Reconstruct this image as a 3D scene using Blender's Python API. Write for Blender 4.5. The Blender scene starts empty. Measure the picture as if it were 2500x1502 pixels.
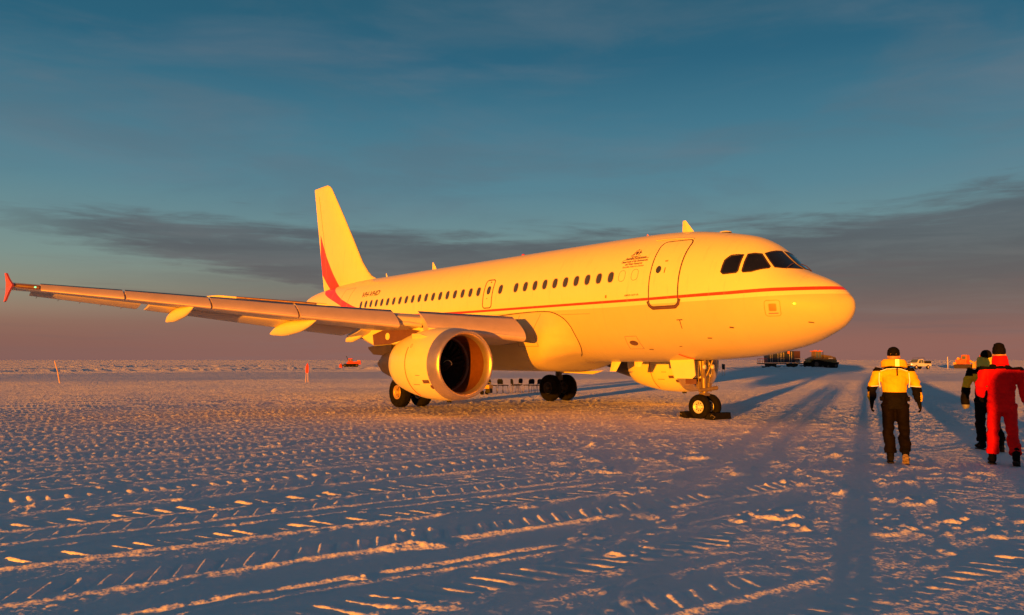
import bpy, bmesh, math, random
import numpy as np
from mathutils import Matrix, Vector

scene = bpy.context.scene
# ------------------------------------------------------------------ camera
cam_d = bpy.data.cameras.new('camera')
cam = bpy.data.objects.new('camera', cam_d)
scene.collection.objects.link(cam)
CAM = Vector((-11.0592, 20.4752, 1.7980))
YAW, PIT = -0.673055, 0.063964
fw = Vector((math.cos(PIT)*math.cos(YAW), math.cos(PIT)*math.sin(YAW), math.sin(PIT)))
cam.location = CAM
cam.rotation_euler = fw.to_track_quat('-Z', 'Y').to_euler()
cam_d.sensor_width = 36.0
cam_d.lens = 36.0*1995.95/2500.0
cam_d.clip_start = 0.1
cam_d.clip_end = 30000
scene.camera = cam
scene.render.resolution_x = 1024
scene.render.resolution_y = 615

# ------------------------------------------------------------------ light
SUN_EL = math.radians(1.18)
SDIR = Vector((-0.469*math.cos(SUN_EL), 0.883*math.cos(SUN_EL), math.sin(SUN_EL)))   # towards the sun
sun_d = bpy.data.lights.new('sun', 'SUN')
sun_d.energy = 5.0
sun_d.angle = math.radians(0.55)
sun_d.color = (1.0, 0.295, 0.001)
sun = bpy.data.objects.new('sun', sun_d)
sun.rotation_euler = (-SDIR).to_track_quat('-Z', 'Y').to_euler()
sun.location = (0, 0, 50)
scene.collection.objects.link(sun)

world = bpy.data.worlds.new('World')
scene.world = world
world.use_nodes = True
scene.view_settings.view_transform = 'Standard'
scene.view_settings.look = 'None'
scene.view_settings.exposure = 0.92
scene.view_settings.gamma = 1
scene.view_settings.use_curve_mapping = False
scene.cycles.max_bounces = 6
scene.cycles.diffuse_bounces = 3
scene.cycles.glossy_bounces = 3
scene.cycles.transmission_bounces = 4
scene.cycles.use_denoising = True

class NT:
    """tiny node-tree helper"""
    def __init__(s, nt):
        s.nt = nt; nt.nodes.clear()
    def n(s, t, **k):
        d = s.nt.nodes.new(t)
        for a, b in k.items(): setattr(d, a, b)
        return d
    def link(s, a, b): s.nt.links.new(a, b)
    def put(s, sock, v):
        if isinstance(v, bpy.types.NodeSocket): s.link(v, sock)
        else: sock.default_value = v
    def m(s, op, a, b=0.0, c=0.0, clamp=False):
        d = s.n('ShaderNodeMath', operation=op, use_clamp=clamp)
        for i, v in enumerate((a, b, c)): s.put(d.inputs[i], v)
        return d.outputs[0]
    def mix(s, f, a, b, mode='MIX'):
        d = s.n('ShaderNodeMix', data_type='RGBA', blend_type=mode)
        s.put(d.inputs['Factor'], f); s.put(d.inputs[6], a); s.put(d.inputs[7], b)
        return d.outputs[2]
    def ss(s, lo, hi, v):
        d = s.n('ShaderNodeMapRange', interpolation_type='SMOOTHSTEP')
        s.put(d.inputs[0], v); s.put(d.inputs[1], lo); s.put(d.inputs[2], hi)
        return d.outputs[0]
    def noise(s, vec, scale, detail=4, rough=.5, lac=2.0, dist=0.0):
        d = s.n('ShaderNodeTexNoise')
        s.put(d.inputs['Vector'], vec)
        for k, v in (('Scale', scale), ('Detail', detail), ('Roughness', rough), ('Lacunarity', lac), ('Distortion', dist)):
            d.inputs[k].default_value = v
        return d.outputs['Fac']
    def comb(s, x, y, z):
        d = s.n('ShaderNodeCombineXYZ')
        for i, v in enumerate((x, y, z)): s.put(d.inputs[i], v)
        return d.outputs[0]
    def ramp(s, f, stops):
        d = s.n('ShaderNodeValToRGB'); s.link(f, d.inputs[0])
        e = d.color_ramp.elements
        while len(e) > 1: e.remove(e[-1])
        e[0].position = stops[0][0]; e[0].color = (*stops[0][1], 1)
        for p, c in stops[1:]:
            q = e.new(p); q.color = (*c, 1)
        return d.outputs[0]

def srgb(r, g, b):
    f = lambda c: ((c/255)/12.92 if c/255 <= .04045 else (((c/255)+.055)/1.055)**2.4)
    return (f(r), f(g), f(b))

def build_world():
    w = NT(world.node_tree)
    sky = w.n('ShaderNodeTexSky', sky_type='NISHITA')
    sky.sun_disc = False
    sky.sun_elevation = SUN_EL
    sky.sun_rotation = math.atan2(SDIR.x, SDIR.y)
    sky.altitude = 700; sky.air_density = 1.0; sky.dust_density = 1.2; sky.ozone_density = 3.0
    tc = w.n('ShaderNodeTexCoord')
    sep = w.n('ShaderNodeSeparateXYZ'); w.link(tc.outputs['Generated'], sep.inputs[0])
    X, Y, Z = sep.outputs
    zc = w.m('MAXIMUM', Z, 0.0)
    # direction angle measured from the view axis heading, world space azimuth
    ax = w.m('ADD', w.m('MULTIPLY', X, math.cos(YAW)), w.m('MULTIPLY', Y, math.sin(YAW)))
    ar = w.m('ADD', w.m('MULTIPLY', X, math.sin(YAW)), w.m('MULTIPLY', Y, -math.cos(YAW)))
    az = w.m('ARCTAN2', ar, ax)                        # 0 ahead, + to the right (radians)
    el = w.m('ARCSINE', zc)
    # twilight gradient of the clear air away from the sun: belt of warm mauve, pale green blue, deep teal
    grad = w.ramp(w.m('DIVIDE', el, 1.5708), [
        (0.0, srgb(144, 104, 98)), (0.014, srgb(148, 105, 95)), (0.026, srgb(154, 114, 99)), (0.036, srgb(160, 134, 114)), (0.05, srgb(152, 150, 130)),
        (0.073, srgb(134, 156, 148)), (0.10, srgb(116, 150, 153)), (0.13, srgb(95, 140, 153)), (0.18, srgb(70, 124, 144)), (0.225, srgb(46, 104, 128)), (0.30, srgb(42, 92, 112)), (0.55, srgb(44, 78, 94)), (1.0, srgb(42, 64, 80))])
    # sun side: brighter warm glow low in the sky
    sd = w.m('ADD', w.m('MULTIPLY', X, SDIR.x), w.m('MULTIPLY', Y, SDIR.y))
    glow = w.m('MULTIPLY', w.ss(-0.15, 0.9, sd), w.m('POWER', w.m('SUBTRACT', 1.0, zc), 2.6))
    base = w.mix(0.14, grad, w.mix(1.0, sky.outputs[0], (0.11, 0.125, 0.15, 1), 'MULTIPLY'))
    base = w.mix(w.m('MULTIPLY', glow, .95), base, (0.52, 0.22, 0.02, 1))
    # cloud coordinates: planar layer seen in perspective
    zz = w.m('ADD', zc, 0.055)
    U = w.m('DIVIDE', X, zz); V = w.m('DIVIDE', Y, zz)
    pv = w.comb(U, V, 0.0)
    # high thin veil, everywhere
    streak = w.comb(w.m('MULTIPLY', az, 1.4), w.m('MULTIPLY', el, 7.0), 0.0)
    veil = w.m('MULTIPLY', w.ss(0.45, 0.8, w.noise(streak, 1.6, 6, .55, dist=.4)), w.ss(0.10, 0.22, el))
    veil = w.m('MULTIPLY', veil, w.m('SUBTRACT', 1.0, w.ss(0.38, .62, el)))
    mot = w.noise(w.comb(w.m('MULTIPLY', az, 2.2), w.m('MULTIPLY', el, 9.0), 5.0), 1.7, 7, .58, dist=.5)
    mott = w.m('MULTIPLY', w.ss(.42, .72, mot), w.m('MULTIPLY', w.ss(.13, .2, el), w.m('SUBTRACT', 1.0, w.ss(.34, .5, el))))
    c0 = w.mix(w.m('MULTIPLY', mott, .42), base, (*srgb(92, 112, 126), 1))
    c1 = w.mix(w.m('MULTIPLY', veil, .5), c0, (*srgb(112, 124, 136), 1))
    # grey bank low over the horizon; upper edge rises to the right and is torn into wisps
    wis = w.noise(w.comb(w.m('MULTIPLY', az, 3.0), w.m('MULTIPLY', el, 26.0), 3.1), 2.2, 8, .62, dist=.6)
    wis2 = w.noise(w.comb(w.m('MULTIPLY', az, 9.0), w.m('MULTIPLY', el, 60.0), 7.7), 2.0, 5, .6, dist=.3)
    d = w.m('ADD', w.m('MULTIPLY', w.m('SUBTRACT', wis, .5), .085), w.m('MULTIPLY', w.m('SUBTRACT', wis2, .5), .034))
    def curve(f, pts, lo_, hi_, vm):
        return w.m('MULTIPLY', w.ramp(w.m('DIVIDE', w.m('SUBTRACT', f, lo_), hi_-lo_), [((p-lo_)/(hi_-lo_), (v/vm,)*3) for p, v in pts]), vm)
    top = curve(az, [(-.8, .162), (-.56, .157), (-.35, .163), (-.2, .158), (-.1, .153), (0, .153), (.18, .158), (.3, .163), (.4, .168), (.5, .176), (.56, .184), (.8, .23)], -.8, .8, .4)
    up = w.m('SUBTRACT', 1.0, w.ss(-0.024, 0.015, w.m('ADD', w.m('SUBTRACT', el, top), d)))
    bot = curve(az, [(-.8, .18), (-.56, .152), (-.5, .138), (-.4, .116), (-.3, .099), (-.24, .092), (-.17, .03), (-.10, 0.0)], -.8, .8, .4)
    lo = w.ss(-0.020, 0.016, w.m('ADD', w.m('SUBTRACT', el, bot), w.m('MULTIPLY', d, .9)))
    bl = curve(az, [(-.8, 0), (-.56, .0), (-.5, .12), (-.4, .42), (-.3, .70), (-.22, .85), (-.15, 1.0)], -.8, .8, 1.0)
    # a softer, lower layer that merges with the bank
    low_ = w.m('MULTIPLY', w.m('SUBTRACT', 1.0, w.ss(.085, .125, w.m('ADD', el, w.m('MULTIPLY', d, .8)))), w.m('MULTIPLY', bl, .75))
    lo = w.m('MAXIMUM', lo, low_)
    bank = w.m('MULTIPLY', up, lo)
    bankcol = w.ramp(w.m('DIVIDE', el, 0.4), [(0.0, srgb(148, 102, 92)), (0.06, srgb(146, 102, 92)), (0.13, srgb(124, 100, 95)), (0.22, srgb(102, 96, 96)), (0.34, srgb(90, 96, 101)), (0.45, srgb(88, 100, 108)), (0.9, srgb(84, 106, 120))])
    tex = w.noise(w.comb(w.m('MULTIPLY', az, 4.0), w.m('MULTIPLY', el, 30.0), 9.0), 1.6, 7, .6, dist=.5)
    bankcol = w.mix(w.m('MULTIPLY', w.ss(.45, .75, tex), .22), bankcol, (*srgb(124, 122, 124), 1))
    c2 = w.mix(w.m('MULTIPLY', bank, w.m('ADD', .88, w.m('MULTIPLY', w.ss(.6, .35, tex), .08))), c1, bankcol)
    # thin second layer of streaks close to the horizon
    st = w.ss(0.50, 0.66, w.noise(w.comb(w.m('MULTIPLY', az, 2.5), w.m('MULTIPLY', el, 48.0), 1.0), 1.5, 6, .55))
    st = w.m('MULTIPLY', st, w.m('MULTIPLY', w.ss(0.0, .03, el), w.m('SUBTRACT', 1.0, w.ss(.07, .13, el))))
    c3 = w.mix(w.m('MULTIPLY', st, .38), c2, (*srgb(118, 98, 96), 1))
    bg = w.n('ShaderNodeBackground'); w.link(c3, bg.inputs[0]); bg.inputs[1].default_value = SKY_STRENGTH
    out = w.n('ShaderNodeOutputWorld'); w.link(bg.outputs[0], out.inputs[0])
SKY_STRENGTH = 0.515
build_world()

# ------------------------------------------------------------------ materials
MATS = {}
def mat(name, col, rough=.5, metal=0.0, var=.06, vscale=3.0, bump=0.0, bscale=20.0, emit=None, coat=0.0, spec=.5):
    if name in MATS: return MATS[name]
    m = bpy.data.materials.new(name); m.use_nodes = True
    t = NT(m.node_tree)
    b = t.n('ShaderNodeBsdfPrincipled'); o = t.n('ShaderNodeOutputMaterial')
    t.link(b.outputs[0], o.inputs[0])
    tc = t.n('ShaderNodeTexCoord')
    nz = t.noise(tc.outputs['Object'], vscale, 5, .6)
    c0 = tuple(max(0, c*(1-var)) for c in col); c1 = tuple(min(1, c*(1+var)) for c in col)
    t.link(t.mix(t.ss(.3, .7, nz), (*c0, 1), (*c1, 1)), b.inputs['Base Color'])
    t.link(t.m('ADD', rough-.06, t.m('MULTIPLY', nz, .12)), b.inputs['Roughness'])
    b.inputs['Metallic'].default_value = metal
    b.inputs['Coat Weight'].default_value = coat
    b.inputs['Specular IOR Level'].default_value = spec
    if bump:
        bp = t.n('ShaderNodeBump'); bp.inputs['Strength'].default_value = 1.0; bp.inputs['Distance'].default_value = bump
        t.link(t.noise(tc.outputs['Object'], bscale, 5, .6), bp.inputs['Height']); t.link(bp.outputs[0], b.inputs['Normal'])
    if emit:
        b.inputs['Emission Color'].default_value = (*emit[0], 1); b.inputs['Emission Strength'].default_value = emit[1]
    MATS[name] = m
    return m
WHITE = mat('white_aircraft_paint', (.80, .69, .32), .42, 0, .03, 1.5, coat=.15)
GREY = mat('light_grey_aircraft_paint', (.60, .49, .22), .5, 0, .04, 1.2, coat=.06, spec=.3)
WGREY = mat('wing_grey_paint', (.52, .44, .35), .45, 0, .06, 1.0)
RED = mat('red_livery_paint', (.74, .050, .012), .35, 0, .03, 2, coat=.2)
DARKLINE = mat('dark_seam_sealant', (.10, .05, .035), .6)
METAL = mat('bare_polished_aluminium', (.60, .47, .38), .36, .8, .06, 4)
DULL = mat('dull_titanium', (.055, .040, .032), .5, .2, .2, 3)
BROWN = mat('dark_brown_finish', (.13, .06, .045), .5, 0, .12, 3)
BLACK = mat('black_rubber', (.009, .008, .008), .85, 0, .3, 8, bump=.004, bscale=40, spec=.08)
DARK = mat('dark_interior', (.012, .011, .011), .7)
GLASS = mat('dark_cabin_glass', (.05, .055, .07), .12, 0, .2, 3, spec=.6)
CGLASS = mat('cockpit_glass', (.008, .008, .009), .07, 0, .2, 2, spec=.6)
INK = mat('dark_lettering_paint', (.13, .06, .05), .5)
RUBSEAL = mat('grey_window_seal', (.30, .20, .17), .6)
STEEL = mat('painted_landing_gear_steel', (.22, .16, .10), .4, .2, .15, 8)
DSTEEL = mat('dark_steel', (.10, .095, .09), .5, .5, .2, 8)
RIM = mat('light_wheel_rim', (.62, .58, .52), .4, .2, .12, 10)
ORANGE = mat('orange_lens', (.75, .22, .03), .3)

# ------------------------------------------------------------------ mesh helpers
def link(o, parent=None):
    scene.collection.objects.link(o)
    if parent is not None: o.parent = parent
    return o
def mesh_from(V, F, smooth=False):
    me = bpy.data.meshes.new('mesh')
    me.from_pydata([tuple(map(float, v)) for v in V], [], [tuple(int(i) for i in f) for f in F])
    if smooth: me.polygons.foreach_set('use_smooth', [True]*len(me.polygons))
    me.update()
    return me
class MB:
    def __init__(s, smooth=False): s.v = []; s.f = []; s.mi = []; s.sm = []; s.smooth = smooth; s.cur = 0
    def add(s, V, F, smooth=None):
        o = len(s.v); s.v += [tuple(map(float, p)) for p in V]
        for f in F:
            s.f.append(tuple(int(i)+o for i in f)); s.mi.append(s.cur); s.sm.append(s.smooth if smooth is None else smooth)
        return s
    def m(s, i): s.cur = i; return s
    def box(s, c, d, rot=None, taper=(1, 1), bev=0):
        x, y, z = d[0]/2, d[1]/2, d[2]/2
        tx, ty = taper
        P = [(-x, -y, -z), (x, -y, -z), (x, y, -z), (-x, y, -z), (-x*tx, -y*ty, z), (x*tx, -y*ty, z), (x*tx, y*ty, z), (-x*tx, y*ty, z)]
        M = rot if rot else Matrix()
        P = [M @ Vector(p) + Vector(c) for p in P]
        return s.add(P, [(0, 3, 2, 1), (4, 5, 6, 7), (0, 1, 5, 4), (1, 2, 6, 5), (2, 3, 7, 6), (3, 0, 4, 7)], False)
    def rings(s, R, cap=(True, True), smooth=True, closed=True):
        n = len(R[0]); V = [p for r in R for p in r]; F = []
        for i in range(len(R)-1):
            for j in range(n if closed else n-1):
                a = i*n+j; b = i*n+(j+1) % n
                F.append((a, b, b+n, a+n))
        s.add(V, F, smooth)
        if cap[0]: s.add(R[0], [tuple(range(n))[::-1]], False)
        if cap[1]: s.add(R[-1], [tuple(range(n))], False)
        return s
    def tube(s, pts, r, n=10, cap=True, smooth=True, ry=None):
        pts = [Vector(p) for p in pts]
        rr = r if isinstance(r, (list, tuple)) else [r]*len(pts)
        R = []; ref = None
        for i, p in enumerate(pts):
            t = (pts[min(i+1, len(pts)-1)]-pts[max(i-1, 0)]).normalized()
            if ref is None:
                ref = Vector((0, 0, 1)) if abs(t.z) < .9 else Vector((1, 0, 0))
            a = t.cross(ref).normalized(); b = a.cross(t).normalized(); ref = b
            R.append([p + a*rr[i]*math.cos(2*math.pi*k/n) + b*rr[i]*math.sin(2*math.pi*k/n) for k in range(n)])
        return s.rings(R, (cap, cap), smooth)
    def lathe(s, prof, c, axis='x', n=48, cap=(False, False), smooth=True):
        R = []
        for a, r in prof:
            ring = []
            for k in range(n):
                t = 2*math.pi*k/n
                if axis == 'x': ring.append((c[0]+a, c[1]+r*math.cos(t), c[2]+r*math.sin(t)))
                elif axis == 'y': ring.append((c[0]+r*math.cos(t), c[1]+a, c[2]+r*math.sin(t)))
                else: ring.append((c[0]+r*math.cos(t), c[1]+r*math.sin(t), c[2]+a))
            R.append(ring)
        return s.rings(R, cap, smooth)
    def prism(s, poly, o, e):
        """poly: 3D outline points, e: extrusion vector"""
        o = Vector(o); e = Vector(e); n = len(poly)
        A = [Vector(p)+o for p in poly]; B = [a+e for a in A]
        return s.add(A+B, [tuple(range(n))[::-1], tuple(range(n, 2*n))] + [(i, (i+1) % n, (i+1) % n+n, i+n) for i in range(n)], False)
    def build(s, name, mats, parent=None, loc=None, kind=None, label=None):
        me = bpy.data.meshes.new(name); me.from_pydata(s.v, [], s.f)
        if not isinstance(mats, (list, tuple)): mats = [mats]
        for m_ in mats: me.materials.append(m_)
        me.polygons.foreach_set('material_index', s.mi); me.polygons.foreach_set('use_smooth', s.sm)
        me.update()
        bm = bmesh.new(); bm.from_mesh(me); bmesh.ops.recalc_face_normals(bm, faces=bm.faces); bm.to_mesh(me); bm.free()
        o = bpy.data.objects.new(name, me); link(o, parent)
        if loc: o.location = loc
        if kind: o['kind'] = kind
        if label: o['label'] = label
        return o
def thing(name, label, cat, loc=(0, 0, 0), rz=0, group=None):
    o = bpy.data.objects.new(name, None); scene.collection.objects.link(o)
    o.location = loc; o.rotation_euler = (0, 0, rz); o.empty_display_size = .3
    o['label'] = label; o['category'] = cat
    if group: o['group'] = group
    return o
def copy_tree(o, parent=None):
    c = o.copy(); scene.collection.objects.link(c)
    if parent is not None: c.parent = parent
    for ch in list(o.children): copy_tree(ch, c)
    return c
def bevel(o, w=.02, seg=2):
    md = o.modifiers.new('bevel', 'BEVEL'); md.width = w; md.segments = seg; md.limit_method = 'ANGLE'; md.angle_limit = math.radians(40)
    return o

# ------------------------------------------------------------------ numpy noise for the snow
def _hash(ix, iy, s):
    h = (ix.astype(np.int64)*374761393 + iy.astype(np.int64)*668265263 + s*2147483647) & 0xffffffff
    h = (h ^ (h >> 13))*1274126177 & 0xffffffff
    h = (h ^ (h >> 16))*2246822519 & 0xffffffff
    return ((h ^ (h >> 15)) & 0xffffff).astype(np.float64)/float(0xffffff)
def vnoise(x, y, s=0):
    ix = np.floor(x); iy = np.floor(y); fx = x-ix; fy = y-iy
    fx = fx*fx*fx*(fx*(fx*6-15)+10); fy = fy*fy*fy*(fy*(fy*6-15)+10)
    a = _hash(ix, iy, s); b = _hash(ix+1, iy, s); c = _hash(ix, iy+1, s); d = _hash(ix+1, iy+1, s)
    return (a+(b-a)*fx)+((c+(d-c)*fx)-(a+(b-a)*fx))*fy
def fbm(x, y, oct=4, s=0, g=.5):
    t = 0; a = 1; n = 0
    for i in range(oct):
        t = t + a*vnoise(x*2**i+13.7*i, y*2**i-7.1*i, s+i); n += a; a *= g
    return t/n - .5
def sstep(a, b, x):
    t = np.clip((x-a)/(b-a), 0, 1); return t*t*(3-2*t)
YA = math.radians(-93.1)
UX, UY = math.cos(YA), math.sin(YA)
VX, VY = -UY, UX
def terrain(x, y):
    """smooth lie of the land"""
    d = np.hypot(x-CAM.x, y-CAM.y)
    big = fbm(x/60., y/60., 2, 50)*sstep(30, 160, d)*.17
    mid = fbm(x/18., y/18., 2, 60)*sstep(14, 60, d)*.035
    return big+mid+fbm(x/5., y/5., 2, 70)*.008
def tz(x, y): return float(terrain(np.array([float(x)]), np.array([float(y)]))[0])
BELTS = [(-8.85, .34, -.5, 1), (-7.98, .34, .5, .9), (-6.78, .42, -.6, 1), (-4.96, .42, .5, 1), (-3.75, .32, -.6, 1), (-2.62, .36, .5, .8), (-1.95, .30, -.55, .9), (-.80, .34, .5, .9),
         (.06, .20, -.2, 1.2), (1.0, .32, -.5, .8), (1.75, .2, .3, 1), (2.35, .34, .5, .9), (3.25, .16, 0, 1), (3.80, .2, -.4, .9), (4.75, .18, .2, 1.1), (5.25, .2, .4, 1), (6.25, .16, 0, 1.1), (6.85, .2, .1, 1.15)]
RIDX = []
rb = random.Random(5)
_v = 7.85
while _v < 75:
    BELTS.append((_v, .13+.08*rb.random(), rb.choice((-.3, 0, .3)), .8+.4*rb.random()))
    BELTS.append((_v+.42+.1*rb.random(), .12+.08*rb.random(), rb.choice((-.3, 0, .3)), .7+.4*rb.random()))
    RIDX.append((_v+.85+.2*rb.random(), .45+.4*rb.random())); _v += (1.15+.45*rb.random())*(1 if _v < 25 else 1.3)
RIDGES = [(-8.9, .8), (-8.03, 1.0), (-7.2, .4), (-6.0, .5), (-5.80, 1.15), (-5.0, 1.1), (-3.79, 1.0), (-3.05, .75), (-2.66, .7), (-2.0, .55), (-1.45, .35), (-.86, .7), (-.35, .35), (.94, .7), (1.45, .3), (2.3, .6), (3.45, .4), (3.8, .6), (5.0, .5), (6.5, .5), (7.9, .4), (9.0, .5), (10.6, .4), (12.2, .5), (14, .4), (15.6, .5), (17.1, .4), (18.9, .5), (20.6, .4), (22.7, .5)]
RIDGES = [r for r in RIDGES if r[0] < 7.5]+[r for r in RIDX if r[0] < 34]
def snow(x, y):
    u = x*UX+y*UY; v = x*VX+y*VY
    d = np.hypot(x-CAM.x, y-CAM.y)
    h = terrain(x, y)
    wob = (vnoise(u*.35, v*.2, 3)-.5)*.08
    vv = v + wob
    # where the tracked rows give way to trodden ground on the right
    uend = np.interp(v, [-9, -8, -5.8, -4.9, -3.8, -2, 0, 3, 6, 10, 16, 30, 60], [-14.3, -14.4, -14.9, -13.4, -13.0, -12.2, -10.5, -7.5, -3.5, 3, 14, 40, 80])
    jag = (vnoise(u*.8, v*1.7, 11)-.5)*1.8-.3
    M = 1-sstep(-.6, .6, u-uend+jag)
    frag = sstep(.56, .64, vnoise(u*.35, v*1.1, 17))*sstep(-2, 3, u-uend)      # fragments of tracks beyond
    M = np.maximum(M, frag*.8)
    age = .50+.85*vnoise(u*.3, v*1.1, 23)
    tr = np.zeros_like(h)
    near = np.abs(v) < 90
    for v0, wd, k, am in BELTS:
        lg = v0 > 1.2
        s = vv-v0
        m = np.where((s > -.08) & (s < wd+.08))[0]
        if len(m) == 0: continue
        sm = s[m]; um = u[m]
        win = sstep(-.03, .035, sm)*(1-sstep(wd-.05, wd+.04, sm))
        ph = (um - k*sm)/(.215+.02*math.sin(v0*9)) + v0*3.7 + (vnoise(um*1.3, v[m]*0+v0*3, 31)-.5)*.5
        fr = ph-np.floor(ph); idn = np.floor(ph)
        hh = .65+.5*_hash(idn, np.full_like(idn, round(v0*10)), 5)
        bar = sstep(.0, .28, fr)*(1-(sstep(.52, .92, fr) if lg else sstep(.22, .95, fr)))
        # taller and softer towards the open edge of the imprint
        tr[m] = np.maximum(tr[m], am*(.036 if lg else .046)*bar*win*hh*(.75+.35*sm/wd))
        tr[m] -= .012*win
    for v0, am in RIDGES:
        s = vv-v0 - (vnoise(u*6, v*0+v0, 41)-.5)*.02
        m = np.where(np.abs(s) < .14)[0]
        if len(m) == 0: continue
        rough = .75+.6*fbm(u[m]*9, v[m]*9, 3, 43)+.35*vnoise(u[m]*1.1, v[m]*0+v0, 44)
        r = (.3+.7*am)*.025*np.exp(-(s[m]/.052)**2)*rough
        tr[m] = np.maximum(tr[m], 0)+r*(1-np.clip(tr[m]/.04, 0, .6))
    h = h + tr*M*age
    # trodden, crumbly snow
    ch = (1-.93*M)
    fade = 1-.97*sstep(24, 58, d)
    h = h - tr*M*age*(1-fade)
    h = h + fade*(ch*.024*fbm(x*1.6, y*1.6, 4, 81) + ch*.016*np.abs(fbm(u*2.2, v*5.5, 3, 85)))
    # crumbs: lumps of broken snow
    for cell, hgt, seed, dens in ((.30, .032, 91, .32), (.15, .018, 92, .40), (.55, .040, 93, .15)):
        m = np.where(d < (60 if cell > .2 else 28))[0]
        xm = (u[m]+.35*(vnoise(x[m]*3, y[m]*3, 95)-.5)*cell*2)/(cell*1.25); ym = (v[m]+.35*(vnoise(x[m]*3+9, y[m]*3, 96)-.5)*cell*2)/(cell*.8)
        ix = np.floor(xm); iy = np.floor(ym); best = np.zeros(len(m))
        clus = vnoise(x[m]*.9, y[m]*.9, 97)*.7+vnoise(x[m]*.27, y[m]*.27, 98)*.5
        prob = dens*(.02+.98*ch[m])*sstep(.30, .8, clus)*1.6
        for a in (-1, 0, 1):
            for b in (-1, 0, 1):
                jx = _hash(ix+a, iy+b, seed); jy = _hash(ix+a, iy+b, seed+7); q = _hash(ix+a, iy+b, seed+13); rr = .22+.3*_hash(ix+a, iy+b, seed+19)
                r2 = ((xm-ix-a-jx)**2+(ym-iy-b-jy)**2)/(rr*rr)
                t = np.clip(1-r2, 0, 1)
                best = np.maximum(best, np.where(q < prob, t**.8*hgt*(.4+.9*_hash(ix+a, iy+b, seed+23)), 0))
        h[m] += fade[m]*best*(.75+1.1*fbm(x[m]*14, y[m]*14, 3, 99))
    # grain of the surface
    nr = d < 35
    m = np.where(nr)[0]
    h[m] += .011*fbm(x[m]*12, y[m]*12, 4, 101)+.0035*fbm(x[m]*40, y[m]*40, 2, 103)+.007*(1-ch[m])*0
    m = np.where((d > 18) & (d < 130))[0]
    h[m] += .002*sstep(18, 40, d[m])*fbm(x[m]*1.5, y[m]*1.5, 4, 105, .65)
    # windrows of pushed snow and sastrugi far out
    m = np.where((d > 80) & (d < 900))[0]
    if len(m):
        xx = x[m]; yy = y[m]; dd = d[m]
        az = np.arctan2((xx-CAM.x)*math.sin(YAW)-(yy-CAM.y)*math.cos(YAW), (xx-CAM.x)*math.cos(YAW)+(yy-CAM.y)*math.sin(YAW))
        rl = np.interp(az, [-.9, -.56, -.35, -.2, 0, .2, .3, .45, .56, .8], [150, 140, 150, 158, 150, 128, 170, 230, 240, 240])
        for off, am, wd in ((0, .55, 3.), (11, .5, 3.), (70, .5, 26.), (-32, .10, 4.)):
            s = (dd-rl-off-8*(vnoise(xx*.03, yy*.03, 110)-.5))/wd
            lump = (.25+1.1*np.abs(fbm(xx*.4, yy*.4, 4, 112, .65))*2.2)
            h[m] += am*np.exp(-s*s)*lump*sstep(.25, .5, vnoise(xx*.04+off, yy*.04, 115))
        h[m] += .10*sstep(110, 200, dd)*fbm(xx*.16, yy*.16, 4, 118, .6)
    return h

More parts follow.
